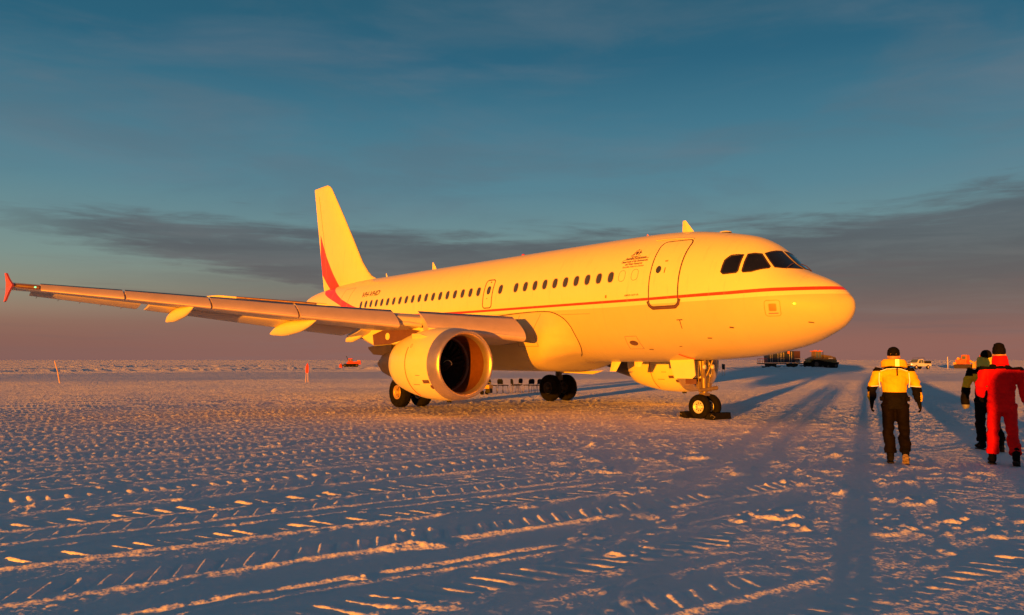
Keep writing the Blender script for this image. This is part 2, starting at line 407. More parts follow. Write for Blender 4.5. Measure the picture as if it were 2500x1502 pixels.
FARK = 3.2
def build_ground():
    rs = [.0, .9, 1.8, 2.6, 3.2]
    r = 3.6
    while r < 9000:
        rs.append(r)
        px = r*r/(818*1.8)
        if r < 12: dr = max(.0155, min(px*.5, .05))
        elif r < 34: dr = min(px*.5, .048+.0022*r)
        elif r < 70: dr = min(px*.5, .35)
        elif r < 120: dr = .55
        elif r < 260: dr = .95
        elif r < 700: dr = 9
        else: dr = r*.05
        r += dr
    rs = np.array(rs)
    c = -YAW
    fine = np.radians(np.arange(-40, 40.01, .082))
    coarse = np.radians(np.concatenate([np.arange(42, 318, 4.0)]))
    az = np.concatenate([fine, coarse])
    nA = len(az); nR = len(rs)
    ang = YAW - az
    X = CAM.x + rs[:, None]*np.cos(ang)[None, :]
    Y = CAM.y + rs[:, None]*np.sin(ang)[None, :]
    x = X.ravel(); y = Y.ravel()
    z = snow(x, y)
    co = np.stack([x, y, z], 1)
    me = bpy.data.meshes.new('snow_ground')
    I = np.arange(nR-1)[:, None]*nA + np.arange(nA)[None, :]
    J = np.arange(nR-1)[:, None]*nA + (np.arange(nA)[None, :]+1) % nA
    F = np.stack([I, J, J+nA, I+nA], -1).reshape(-1, 4)[:, ::-1]
    me.vertices.add(len(co)); me.vertices.foreach_set('co', co.ravel())
    me.loops.add(F.size); me.loops.foreach_set('vertex_index', F.ravel().astype(np.int32))
    me.polygons.add(len(F)); me.polygons.foreach_set('loop_start', np.arange(0, F.size, 4, dtype=np.int32))
    me.polygons.foreach_set('use_smooth', np.ones(len(F), bool))
    me.update(calc_edges=True); me.validate()
    if me.polygons[len(F)//2].normal.z < 0: me.flip_normals()
    o = bpy.data.objects.new('snow_ground', me); scene.collection.objects.link(o)
    o['kind'] = 'structure'; o['label'] = 'wind packed snow runway pressed with rows of vehicle tracks'
    m = bpy.data.materials.new('packed_snow'); m.use_nodes = True
    m.cycles.use_bump_map_correction = False
    t = NT(m.node_tree)
    b = t.n('ShaderNodeBsdfPrincipled'); out = t.n('ShaderNodeOutputMaterial'); t.link(b.outputs[0], out.inputs[0])
    tc = t.n('ShaderNodeTexCoord'); P = tc.outputs['Object']
    n1 = t.noise(P, .35, 4, .6); n2 = t.noise(P, 9.0, 5, .6)
    t.link(t.mix(t.m('ADD', t.m('MULTIPLY', n1, .6), t.m('MULTIPLY', n2, .4)), (.74, .74, .83, 1), (.93, .89, .95, 1)), b.inputs['Base Color'])
    b.inputs['Roughness'].default_value = .65; b.inputs['Specular IOR Level'].default_value = .2
    # normals of unresolved grains and sastrugi: finer than the mesh, stronger with camera distance so far snow catches more sun
    geo = t.n('ShaderNodeNewGeometry'); P2 = geo.outputs['Position']
    sp = t.n('ShaderNodeSeparateXYZ'); t.link(P2, sp.inputs[0])
    dx = t.m('SUBTRACT', sp.outputs[0], -11.0); dy = t.m('SUBTRACT', sp.outputs[1], 20.5)
    dist = t.m('SQRT', t.m('ADD', t.m('MULTIPLY', dx, dx), t.m('MULTIPLY', dy, dy)))
    def nv(sc, det):
        d = t.n('ShaderNodeTexNoise'); t.link(P2, d.inputs['Vector']); d.inputs['Scale'].default_value = sc; d.inputs['Detail'].default_value = det; d.inputs['Roughness'].default_value = .6
        v = t.n('ShaderNodeVectorMath', operation='SUBTRACT'); t.link(d.outputs['Color'], v.inputs[0]); v.inputs[1].default_value = (.5, .5, .5); return v.outputs[0]
    def vs(v, k):
        q = t.n('ShaderNodeVectorMath', operation='SCALE'); t.link(v, q.inputs[0]); t.put(q.inputs['Scale'], k); return q.outputs[0]
    def va(a_, b_):
        q = t.n('ShaderNodeVectorMath', operation='ADD'); t.link(a_, q.inputs[0]); t.link(b_, q.inputs[1]); return q.outputs[0]
    far = t.ss(5, 42, dist)
    patchy = t.m('ADD', .55, t.m('MULTIPLY', t.ss(.3, .7, t.noise(P2, .07, 4, .6)), .9))
    strip = t.m('MULTIPLY', t.ss(74, 84, dist), t.m('SUBTRACT', 1.0, t.ss(118, 132, dist)))
    keep = t.m('SUBTRACT', 1.0, t.m('MULTIPLY', strip, .62))
    k1 = t.m('ADD', .95, t.m('MULTIPLY', t.m('MULTIPLY', far, patchy), t.m('MULTIPLY', keep, FARK)))
    nn = va(geo.outputs['Normal'], va(vs(nv(34.0, 3), k1), vs(nv(5.0, 4), t.m('ADD', .12, t.m('MULTIPLY', t.m('MULTIPLY', far, keep), 1.2)))))
    q = t.n('ShaderNodeVectorMath', operation='NORMALIZE'); t.link(nn, q.inputs[0])
    t.link(q.outputs[0], b.inputs['Normal'])
    me.materials.append(m)
    print('ground verts', len(co))
build_ground()


# ================================================================== the jet
def pch(xs, ys, x):
    xs = np.asarray(xs, float); ys = np.asarray(ys, float); x = np.asarray(x, float)
    h = np.diff(xs); d = np.diff(ys)/h; m = np.zeros_like(ys)
    for i in range(1, len(xs)-1):
        if d[i-1]*d[i] > 0:
            w1 = 2*h[i]+h[i-1]; w2 = h[i]+2*h[i-1]; m[i] = (w1+w2)/(w1/d[i-1]+w2/d[i])
    m[0] = d[0]; m[-1] = d[-1]
    i = np.clip(np.searchsorted(xs, x)-1, 0, len(xs)-2); t = np.clip((x-xs[i])/h[i], 0, 1)
    return ys[i]*(2*t**3-3*t**2+1)+h[i]*m[i]*(t**3-2*t**2+t)+ys[i+1]*(-2*t**3+3*t**2)+h[i]*m[i+1]*(t**3-t**2)
ZT = [(0,3.227),(.04,3.42),(.15,3.54),(.4,3.766),(.8,4.0),(1.2,4.169),(1.5,4.298),(1.8,4.503),(2.1,4.789),(2.5,5.152),(3,5.40),(3.6,5.55),(4.5,5.715),(5.6,5.845),(7,5.90),(9,5.91),(26,5.91),(28,5.86),(30,5.75),(32,5.58),(33.3,5.38),(33.84,5.2)]
ZB = [(0,3.227),(.04,3.06),(.15,2.883),(.4,2.664),(.8,2.468),(1.4,2.231),(2.2,2.041),(3.2,1.891),(4.6,1.80),(6.5,1.74),(8,1.73),(20.5,1.73),(22,1.83),(24,2.2),(26,2.75),(28,3.32),(30,3.9),(32,4.45),(33.3,4.78),(33.84,4.95)]
WD = [(0,0),(.04,.14),(.15,.293),(.4,.538),(.8,.835),(1.4,1.182),(2.2,1.497),(3.2,1.738),(4.6,1.904),(6.5,1.975),(21.5,1.975),(23.5,1.9),(25.5,1.73),(27.5,1.45),(29.5,1.12),(31.5,.76),(33,.42),(33.84,.16)]
ZCN = [(0,3.227),(.4,3.24),(1,3.3),(2,3.45),(3.5,3.62),(5,3.75),(7,3.82),(20,3.83),(24,3.98),(28,4.5),(32,5.0),(33.84,5.08)]
X0 = .138
def prof(T, x):
    a = np.array(T); X = a[:, 0]+X0*np.exp(-a[:, 0]/1.5)-X0
    return pch(np.sqrt(np.maximum(X, 0)), a[:, 1], np.sqrt(np.maximum(np.asarray(x, float)-X0, 0)))
def FS(x, th, off=0.0):
    """point on the fuselage skin; th 0 = crown, pi/2 = starboard side, pi = keel"""
    def raw(x, th):
        zt = prof(ZT, x); zb = prof(ZB, x); w = prof(WD, x); zc = prof(ZCN, x)
        c = np.cos(th); s = np.sin(th)
        return np.stack(np.broadcast_arrays(x, w*s, zc+np.where(c > 0, (zt-zc)*c, (zc-zb)*c)), -1)
    x = np.asarray(x, float); th = np.asarray(th, float)
    p = raw(x, th)
    if np.any(off):
        e = 1e-3
        a = raw(x+e, th)-raw(np.maximum(x-e, X0), th); b = raw(x, th+e)-raw(x, th-e)
        n = np.cross(b, a); n /= np.linalg.norm(n, axis=-1, keepdims=True)+1e-12
        p = p - n*off*np.sign(np.sum(n*np.stack(np.broadcast_arrays(x*0, -np.sin(th), -np.cos(th)), -1), -1, keepdims=True))
    return p
def th_of(x, z):
    zt = float(prof(ZT, x)); zb = float(prof(ZB, x)); zc = float(prof(ZCN, x))
    c = (z-zc)/(zt-zc) if z > zc else (z-zc)/(zc-zb)
    return math.acos(max(-1, min(1, c)))

jet = thing('passenger_jet', 'large white twin engined passenger jet with red cheat line parked on the snow', 'airplane')

# fuselage; the livery follows three painted fields stored on the skin
def build_fuselage():
    xs = np.concatenate([X0+np.linspace(0, 1, 90)**2*8, np.arange(8.2, 33.85, .16), [33.84]])
    nt = 120
    th = np.linspace(0, 2*np.pi, nt, endpoint=False)
    G = FS(xs[:, None], th[None, :]); n = len(xs)
    V = G.reshape(-1, 3)
    I = np.arange(n-1)[:, None]*nt+np.arange(nt)[None, :]; J = np.arange(n-1)[:, None]*nt+(np.arange(nt)[None, :]+1) % nt
    F = np.stack([I, I+nt, J+nt, J], -1).reshape(-1, 4)
    me = mesh_from(V, list(F)+[tuple(range((n-1)*nt, n*nt))], True)
    x = V[:, 0]; z = V[:, 2]
    sx = [0, .4, .9, 1.8, 2.87, 4.15, 5.6, 11.5, 14.6, 17.2, 19.2, 21.6, 22.6, 23.6, 24.9, 26.6, 28.2, 29.2, 29.9, 34]
    up = [3.757, 3.757, 3.753, 3.744, 3.704, 3.684, 3.669, 3.689, 3.698, 3.722, 3.76, 3.87, 4.00, 4.17, 4.42, 4.85, 5.37, 5.75, 6.2, 9]
    lx = [0, .4, .9, 1.8, 2.87, 4.15, 5.6, 11.5, 14.6, 17.2, 18.4, 19.9, 21.9, 23.7, 25.5, 27.7, 28.9, 29.7, 30.6, 34]
    lo = [3.661, 3.661, 3.655, 3.645, 3.611, 3.596, 3.587, 3.606, 3.612, 3.628, 3.64, 3.68, 3.80, 3.97, 4.25, 4.82, 5.10, 5.32, 5.70, 7.0]
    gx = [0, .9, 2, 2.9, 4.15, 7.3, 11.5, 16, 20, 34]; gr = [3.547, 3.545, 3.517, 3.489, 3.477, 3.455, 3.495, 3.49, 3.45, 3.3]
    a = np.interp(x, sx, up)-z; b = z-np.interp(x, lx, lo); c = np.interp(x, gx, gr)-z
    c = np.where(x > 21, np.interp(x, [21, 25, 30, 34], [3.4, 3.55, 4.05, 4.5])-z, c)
    for nm, val in (('stripe', a), ('stripe_low', b), ('belly', c)):
        at = me.attributes.new(nm, 'FLOAT', 'POINT'); at.data.foreach_set('value', val.astype(np.float32))
    m = bpy.data.materials.new('fuselage_livery_paint'); m.use_nodes = True
    t = NT(m.node_tree); bs = t.n('ShaderNodeBsdfPrincipled'); o = t.n('ShaderNodeOutputMaterial'); t.link(bs.outputs[0], o.inputs[0])
    tc = t.n('ShaderNodeTexCoord'); nz = t.noise(tc.outputs['Object'], 1.3, 5, .6)
    at1 = t.n('ShaderNodeAttribute', attribute_name='stripe'); at2 = t.n('ShaderNodeAttribute', attribute_name='belly')
    at3 = t.n('ShaderNodeAttribute', attribute_name='stripe_low')
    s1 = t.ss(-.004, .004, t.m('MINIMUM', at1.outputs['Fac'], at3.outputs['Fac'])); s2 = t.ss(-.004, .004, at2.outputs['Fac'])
    stc = t.n('ShaderNodeMapping'); t.link(tc.outputs['Object'], stc.inputs[0]); stc.inputs['Scale'].default_value = (3.2, .6, .45)
    grime = t.m('MULTIPLY', t.ss(.52, .8, t.noise(stc.outputs[0], 2.4, 6, .65)), .30)
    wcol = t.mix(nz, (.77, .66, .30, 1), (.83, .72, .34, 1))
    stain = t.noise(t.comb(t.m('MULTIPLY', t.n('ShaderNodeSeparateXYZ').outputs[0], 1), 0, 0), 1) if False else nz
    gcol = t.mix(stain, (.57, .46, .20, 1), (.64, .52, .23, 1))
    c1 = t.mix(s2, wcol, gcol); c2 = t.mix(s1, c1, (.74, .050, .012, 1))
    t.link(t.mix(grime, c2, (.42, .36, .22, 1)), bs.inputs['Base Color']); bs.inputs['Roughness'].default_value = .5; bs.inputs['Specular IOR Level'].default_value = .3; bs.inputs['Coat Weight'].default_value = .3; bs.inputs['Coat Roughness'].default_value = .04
    # skin panels: lap joints every other frame, very shallow
    sp = t.n('ShaderNodeSeparateXYZ'); t.link(tc.outputs['Object'], sp.inputs[0])
    fr = t.m('FRACT', t.m('DIVIDE', sp.outputs[0], 2.665)); seam = t.m('SUBTRACT', 1.0, t.ss(0, .004, t.m('ABSOLUTE', t.m('SUBTRACT', fr, .5))))
    bp = t.n('ShaderNodeBump'); bp.inputs['Distance'].default_value = .004; bp.inputs['Strength'].default_value = .6
    wv = t.noise(tc.outputs['Object'], .9, 3, .5)
    t.link(t.m('ADD', t.m('MULTIPLY', seam, -.5), t.m('MULTIPLY', wv, 1.5)), bp.inputs['Height']); t.link(bp.outputs[0], bs.inputs['Normal'])
    me.materials.append(m)
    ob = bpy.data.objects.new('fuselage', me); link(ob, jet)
    return ob
fus = build_fuselage()

def patch(outline, off=.008, rings=5, rim=True, mb=None, thick=.012):
    """convex outline given as (x, theta) -> skin-following sheet with a rim"""
    mb = mb or MB(True)
    o = np.array(outline, float); c = o.mean(0); n = len(o)
    V = [FS(c[0], c[1], off)]
    for k in range(1, rings+1):
        q = c+(o-c)*k/rings
        V += list(FS(q[:, 0], q[:, 1], off))
    F = [(0, 1+(j+1) % n, 1+j) for j in range(n)]
    for k in range(rings-1):
        a = 1+k*n
        F += [(a+j, a+(j+1) % n, a+n+(j+1) % n, a+n+j) for j in range(n)]
    mb.add(V, F, True)
    if rim:
        R1 = FS(o[:, 0], o[:, 1], off); R0 = FS(o[:, 0], o[:, 1], off-thick)
        mb.add(list(R1)+list(R0), [(j, (j+1) % n, (j+1) % n+n, j+n) for j in range(n)], False)
    return mb
def band(pts, w, off=.006, closed=False, mb=None):
    """ribbon of width w following skin along (x, theta) points"""
    mb = mb or MB(True)
    p = np.array(pts, float); P = FS(p[:, 0], p[:, 1], off); n = len(P)
    N = FS(p[:, 0], p[:, 1], off+.1)-P; N /= np.linalg.norm(N, axis=1, keepdims=True)
    L = []; R = []
    for i in range(n):
        if closed: t = P[(i+1) % n]-P[i-1]
        else: t = P[min(i+1, n-1)]-P[max(i-1, 0)]
        t = t/(np.linalg.norm(t)+1e-9); s = np.cross(t, N[i])
        L.append(P[i]+s*w/2); R.append(P[i]-s*w/2)
    m = n if closed else n-1
    B = [list(L[i]-N[i]*.012) for i in range(n)]; D = [list(R[i]-N[i]*.012) for i in range(n)]
    F = []
    for i in range(m):
        j = (i+1) % n
        F += [(i, j, n+j, n+i), (i, 2*n+i, 2*n+j, j), (n+i, n+j, 3*n+j, 3*n+i)]
    mb.add(L+R+B+D, F, True)
    return mb
def dens(pts, step=.08, closed=False):
    """subdivide (x, z) polyline and convert to (x, theta)"""
    out = []
    n = len(pts)
    for i in range(n if closed else n-1):
        a = pts[i]; b = pts[(i+1) % n]; k = max(1, int(math.hypot(b[0]-a[0], b[1]-a[1])/step))
        for j in range(k): out.append((a[0]+(b[0]-a[0])*j/k, a[1]+(b[1]-a[1])*j/k))
    if not closed: out.append(pts[-1])
    return [(x, th_of(x, z)) for x, z in out]
def rrect(x0, x1, z0, z1, r, k=6, skew=0):
    P = []
    for cx, cz, a0 in ((x1-r, z1-r, 0), (x0+r, z1-r, 90), (x0+r, z0+r, 180), (x1-r, z0+r, 270)):
        for j in range(k+1):
            a = math.radians(a0+90*j/k); P.append((cx+r*math.cos(a), cz+r*math.sin(a)))
    return P

# cabin windows: rounded oval frame with a recessed-looking dark pane, shared mesh data
def oval(x, z, a, b, n=24, e=2.6):
    P = []
    for j in range(n):
        t = 2*math.pi*j/n; c = math.cos(t); s = math.sin(t)
        P.append((x+a*math.copysign(abs(c)**(2/e), c), z+b*math.copysign(abs(s)**(2/e), s)))
    return P
XR = 10.0
wz = 4.418
def ox(P): return [(x, th_of(x, z)) for x, z in P]
_fr = band(ox(oval(XR, wz, .122, .170)), .022, .006, True).build('cabin_window', RUBSEAL, jet)
_pn = patch(ox(oval(XR, wz, .112, .160)), .003, 3, False).build('pane', GLASS, _fr)
fme, pme = _fr.data, _pn.data
scene.collection.objects.unlink(_pn); scene.collection.objects.unlink(_fr); bpy.data.objects.remove(_pn); bpy.data.objects.remove(_fr)
def cabin_window(x):
    f = bpy.data.objects.new('cabin_window', fme); link(f, jet); f.location = (x-XR, 0, 0)
    p = bpy.data.objects.new('pane', pme); link(p, f)
for i in range(2, 12): cabin_window(6.146+.5333*i)
cabin_window(12.93)
for i in range(12): cabin_window(14.317+.5333*i)
# aft windows lie where the tail begins to taper
for i in range(12, 19):
    x = 14.317+.5333*i; f = band(ox(oval(x, wz, .122, .170)), .022, .006, True).build('cabin_window', RUBSEAL, jet)
    patch(ox(oval(x, wz, .112, .160)), .003, 3, False).build('pane', GLASS, f)
for i in (0, 1):
    band(ox(oval(6.146+.5333*i+.05, wz, .135, .172)), .014, .004, True).build('blanked_window', RUBSEAL, jet, label='plugged window painted over in white')

# passenger door
dr = rrect(4.50, 5.57, 3.40, 5.40, .17)
dth = ox(dr)
door = patch(dth, .010, 8, False).build('passenger_door', fus.data.materials[0], jet)
# the door wears the same paint fields as the fuselage
def paint_fields(o):
    me = o.data; n = len(me.vertices); co = np.empty(n*3); me.vertices.foreach_get('co', co); co = co.reshape(-1, 3); x = co[:, 0]; z = co[:, 2]
    for nm, v in (('stripe', np.interp(x, [4.15, 5.6], [3.684, 3.669])-z), ('stripe_low', z-np.interp(x, [4.15, 5.6], [3.596, 3.587])), ('belly', 3.47-z)):
        a = me.attributes.new(nm, 'FLOAT', 'POINT'); a.data.foreach_set('value', v.astype(np.float32))
scene.collection.objects.unlink(door)
# replace by a regular grid door so that the stripe stays sharp
gx = np.linspace(4.50, 5.57, 16); gz = np.linspace(3.385, 5.40, 121)
V = []; 
for z in gz:
    for x in gx:
        rr = .17; xx = min(max(x, 4.50), 5.57)
        dz = max(0, (3.385+rr)-z, z-(5.40-rr)); lim = rr-math.sqrt(max(0, rr*rr-dz*dz)) if dz > 0 else 0
        xx = 4.50+lim+(x-4.50)/(1.07)*(1.07-2*lim)
        V.append(FS(xx, th_of(xx, z), .007))
F = [(j*16+i, j*16+i+1, (j+1)*16+i+1, (j+1)*16+i) for j in range(120) for i in range(15)]
dmb = MB(True); dmb.add(V, F, True)
bpy.data.objects.remove(door)
door = dmb.build('passenger_door', fus.data.materials[0], jet); paint_fields(door)
band(ox(rrect(4.50, 5.57, 3.385, 5.40, .17, 8)) and dens(rrect(4.50, 5.57, 3.385, 5.40, .17, 8), .07, True), .040, .010, True).build('door_seal', DARKLINE, door)
mb = MB(True); band(dens([(4.44, 3.58), (4.50, 3.42), (4.62, 3.335), (5.45, 3.335), (5.57, 3.42), (5.63, 3.56)], .05), .075, .016, mb=mb)
mb.build('scuff_plate', BROWN, door)
patch(ox(oval(5.285, 4.50, .095, .115, 20, 2.0)), .016, 3).build('door_window', GLASS, door)
band(dens([(5.05, 4.38), (5.045, 4.54)], .05), .022, .018).build('door_handle', DARKLINE, door)
patch(ox([(5.02, 4.73), (5.12, 4.73), (5.12, 4.77), (5.02, 4.77)]), .014, 1).build('warning_label', ORANGE, door)
band([(5.96, .595), (5.5, .575), (5.0, .567), (4.56, .562)], .05, .03).build('rain_gutter', WHITE, jet)

# over wing exit
ex = dens(rrect(13.40, 13.95, 3.755, 4.83, .13, 6), .07, True)
e_o = band(ex, .042, .007, True).build('overwing_exit', DARKLINE, jet)
patch(ox(oval(13.66, 4.43, .115, .160)), .006, 3).build('exit_pane', GLASS, e_o)
patch(ox(oval(13.64, 4.74, .035, .03, 10, 2)), .010, 1).build('release_handle', RED, e_o)
patch(ox(oval(13.70, 4.12, .03, .025, 10, 2)), .010, 1).build('lower_label', ORANGE, e_o)
# rear service door
band(dens([(26.64, 5.36), (26.66, 4.88), (26.60, 4.25), (25.72, 4.20), (25.64, 4.6), (25.52, 5.38)], .12, True), .016, .006, True).build('rear_service_door', RUBSEAL, jet)
# hatches, vents and probes on the lower front
h_o = band(dens(rrect(1.56, 1.94, 2.98, 3.40, .07, 5), .05, True), .013, .006, True).build('ground_power_hatch', ORANGE, jet)
patch(ox(rrect(1.652, 1.838, 3.11, 3.31, .03, 3)), .009, 2).build('hatch_panel', ORANGE, h_o)
band(dens([(1.62, 3.05), (1.86, 3.05)], .05), .03, .006).build('stencilled_note', RUBSEAL, h_o)
q_o = band(dens([(6.95, 2.54), (6.46, 2.54), (6.46, 2.15), (7.05, 2.15)], .05, True), .014, .006, True).build('outflow_hatch', RUBSEAL, jet)
patch(ox(oval(6.72, 2.33, .17, .075, 18, 2)), .008, 3).build('outflow_valve', BROWN, q_o)
for nm, P, w in (('pitot_probe', [(2.90, 2.70), (3.02, 2.715)], .035), ('pitot_probe', [(3.72, 2.43), (3.86, 2.435)], .028), ('static_port', [(.90, 2.79), (1.01, 2.81)], .022),
                 ('static_port', [(6.1, 2.135), (6.26, 2.14)], .026), ('static_port', [(4.93, 2.21), (5.03, 2.21)], .014), ('static_port', [(7.32, 3.80), (7.38, 3.81)], .09)):
    band(dens(P, .05), w, .02).build(nm, BROWN if w < .08 else ORANGE, jet)
mb = MB(True); band(dens([(4.67, 2.969), (4.46, 2.969)], .05), .028, .007, mb=mb); band(dens([(4.565, 2.955), (4.572, 2.84), (4.579, 2.714)], .05), .022, .007, mb=mb)
mb.build('towing_mark', BROWN, jet)
band(dens([(8.15, 3.30), (9.55, 3.33)], .1), .012, .005).build('cargo_door_seam', RUBSEAL, jet)
band(dens([(5.35, 1.98), (5.2, 1.88), (5.08, 1.83)], .05), .05, .02).build('gear_warning_stripe', RED, jet)

# cockpit glazing, both sides
CFRAME = mat('dark_cockpit_window_frame', (.035, .018, .012), .5)
def mirror(L): return [(x, -t) for x, t in L]
side3 = [(3.022, .877), (2.87, .84), (2.723, .80), (2.715, .97), (2.712, 1.138), (2.737, 1.165), (2.9, 1.195), (3.102, 1.222), (3.174, 1.196), (3.165, 1.09), (3.152, .988), (3.09, .93)]
side2 = [(2.616, .756), (2.48, .67), (2.351, .587), (2.18, .66), (2.023, .733), (2.025, .78), (2.19, .93), (2.363, 1.065), (2.46, 1.10), (2.564, 1.129), (2.594, 1.111), (2.605, .93)]
front = [(2.306, .515), (2.26, .35), (2.235, .20), (2.222, .05), (2.0, .05), (1.80, .05), (1.59, .05), (1.63, .20), (1.70, .36), (1.80, .53), (1.937, .665), (2.12, .59)]
def shrink(L, k):
    a = np.array(L); c = a.mean(0); return [tuple(v) for v in c+(a-c)*k]
for nm, L in (('side_cockpit_window', side3), ('sliding_cockpit_window', side2), ('windshield_pane', front)):
    for s in (1, -1):
        q = L if s == 1 else mirror(L)
        f = band(q, .045, .014, True).build(nm, CFRAME, jet)
        patch(q, .009, 6, False).build('glass', CGLASS, f)
for s in (1, -1):
    mb = MB(True); p0 = FS(1.74, s*.50, .02); p1 = FS(1.80, s*.12, .045)
    mb.tube([p0, (p0+p1)/2+np.array([-.02, 0, .03]), p1], .012, 6); mb.build('windshield_wiper', DARKLINE, jet)
# aerials and lights
def blade(name, x0, x1, z0, z1, xt0, xt1, m=WHITE, y=0, t=.03):
    mb = MB(); mb.add([(x0, y, z0), ((x0+x1)/2, y+t, z0), (x1, y, z0), ((x0+x1)/2, y-t, z0), (xt0, y, z1), ((xt0+xt1)/2, y+t*.5, z1), (xt1, y, z1), ((xt0+xt1)/2, y-t*.5, z1)],
        [(0, 1, 5, 4), (1, 2, 6, 5), (2, 3, 7, 6), (3, 0, 4, 7), (4, 5, 6, 7), (3, 2, 1, 0)])
    return mb.build(name, m, jet)
blade('blade_antenna', 5.36, 5.86, 5.80, 6.24, 5.72, 5.84)
blade('blade_antenna', 20.1, 20.5, 5.88, 6.27, 20.42, 20.50)
blade('blade_antenna', 24.58, 24.72, 5.88, 6.11, 24.68, 24.76)
blade('blade_antenna', 7.25, 7.40, 5.88, 5.99, 7.33, 7.37, ORANGE)
blade('belly_antenna', 7.6, 8.0, 1.75, 1.56, 7.72, 7.98)
blade('belly_antenna', 5.9, 6.4, 1.76, 1.66, 5.98, 6.36)
blade('belly_antenna', 8.6, 9.05, 1.75, 1.40, 8.85, 9.15)
MB(True).lathe([(0, .09), (.05, .08), (.09, .045), (.10, .005)], (13.9, 0, 5.90), 'z', 16).build('anti_collision_light', RED, jet)
MB(True).lathe([(0, .20), (.03, .18), (.05, .10), (.055, .005)], (4.2, 0, 5.66), 'z', 16).build('roof_light', WHITE, jet)

# lettering laid on the skin
def lettering(name, text, xl, z0, height, m=INK, shear=.22, width=None, parent=jet, off=.009, bold=0.0, xr=None):
    cu = bpy.data.curves.new('t', 'FONT'); cu.body = text; cu.size = 1.0; cu.shear = shear; cu.offset = bold; cu.resolution_u = 3
    tmp = bpy.data.objects.new('t', cu); scene.collection.objects.link(tmp)
    bpy.context.view_layer.update()
    me = bpy.data.meshes.new_from_object(tmp.evaluated_get(bpy.context.evaluated_depsgraph_get()))
    bpy.data.objects.remove(tmp); bpy.data.curves.remove(cu)
    bm = bmesh.new(); bm.from_mesh(me); bmesh.ops.triangulate(bm, faces=bm.faces)
    co = np.array([v.co[:2] for v in bm.verts]); mn = co.min(0); mx = co.max(0)
    w = width if width else (mx[0]-mn[0])*height/(.7)
    for v in bm.verts:
        a = (v.co.x-mn[0])/(mx[0]-mn[0])*w; b = v.co.y/.7*height
        x = xl-a; z = z0+b
        v.co = Vector(FS(x, th_of(x, z), off))
    bm.to_mesh(me); bm.free(); me.materials.clear(); me.materials.append(m)
    o = bpy.data.objects.new(name, me); link(o, parent); return o
lettering('registration_lettering', 'VH-VHD', 24.13, 4.80, .235, DARKLINE, width=1.78, bold=.02)
lettering('type_lettering', 'AIRBUS', 6.55, 3.765, .05, DARKLINE, 0, .26, bold=.02)
lettering('type_lettering', 'A319', 6.255, 3.765, .05, DARKLINE, 0, .165, bold=.02)
lettering('type_lettering', 'LR', 6.05, 3.765, .05, DARKLINE, 0, .085, bold=.02)
lettering('government_lettering', 'Australian Government', 6.775, 4.935, .075, INK, .1, .85, bold=.022)
lettering('department_lettering', 'Department of the Environment', 6.89, 4.835, .068, INK, .1, 1.06, bold=.022)
lettering('department_lettering', 'and Water Resources', 6.71, 4.750, .066, INK, .1, .70, bold=.022)
lettering('division_lettering', 'Australian Antarctic Division', 6.80, 4.665, .062, BROWN, .3, .88, bold=.0)
band([(6.86, 1.005), (6.3, 1.0), (5.83, .985)], .010, .008).build('ruled_line', INK, jet)
# coat of arms: shield between two animal supporters, with crest and scroll
mb = MB()
def tri(P): 
    V = [FS(6.40-a, th_of(6.40-a, 5.135+b), .009) for a, b in P]; mb.add(V, [tuple(range(len(V)))])
tri([(-.05, .05), (.05, .05), (.05, -.02), (0, -.075), (-.05, -.02)])
tri([(-.17, -.07), (-.14, -.03), (-.10, .03), (-.075, .10), (-.06, .095), (-.07, .03), (-.09, -.03), (-.10, -.07)]); tri([(-.24, -.075), (-.15, -.035), (-.12, -.06)])
tri([(.07, -.07), (.085, -.01), (.09, .06), (.10, .10), (.115, .095), (.11, .05), (.16, .03), (.17, -.01), (.12, -.03), (.11, -.07)])
for k in range(7):
    a = 2*math.pi*k/7; tri([(.0+.035*math.cos(a), .10+.03*math.sin(a)), (.035*math.cos(a+.5), .10+.03*math.sin(a+.5)), (0, .10)])
tri([(-.20, -.095), (-.05, -.11), (.05, -.11), (.20, -.095), (.19, -.115), (.05, -.13), (-.05, -.13), (-.19, -.115)]); tri([(-.02, -.13), (.02, -.13), (0, -.16)])
mb.build('coat_of_arms', INK, jet)

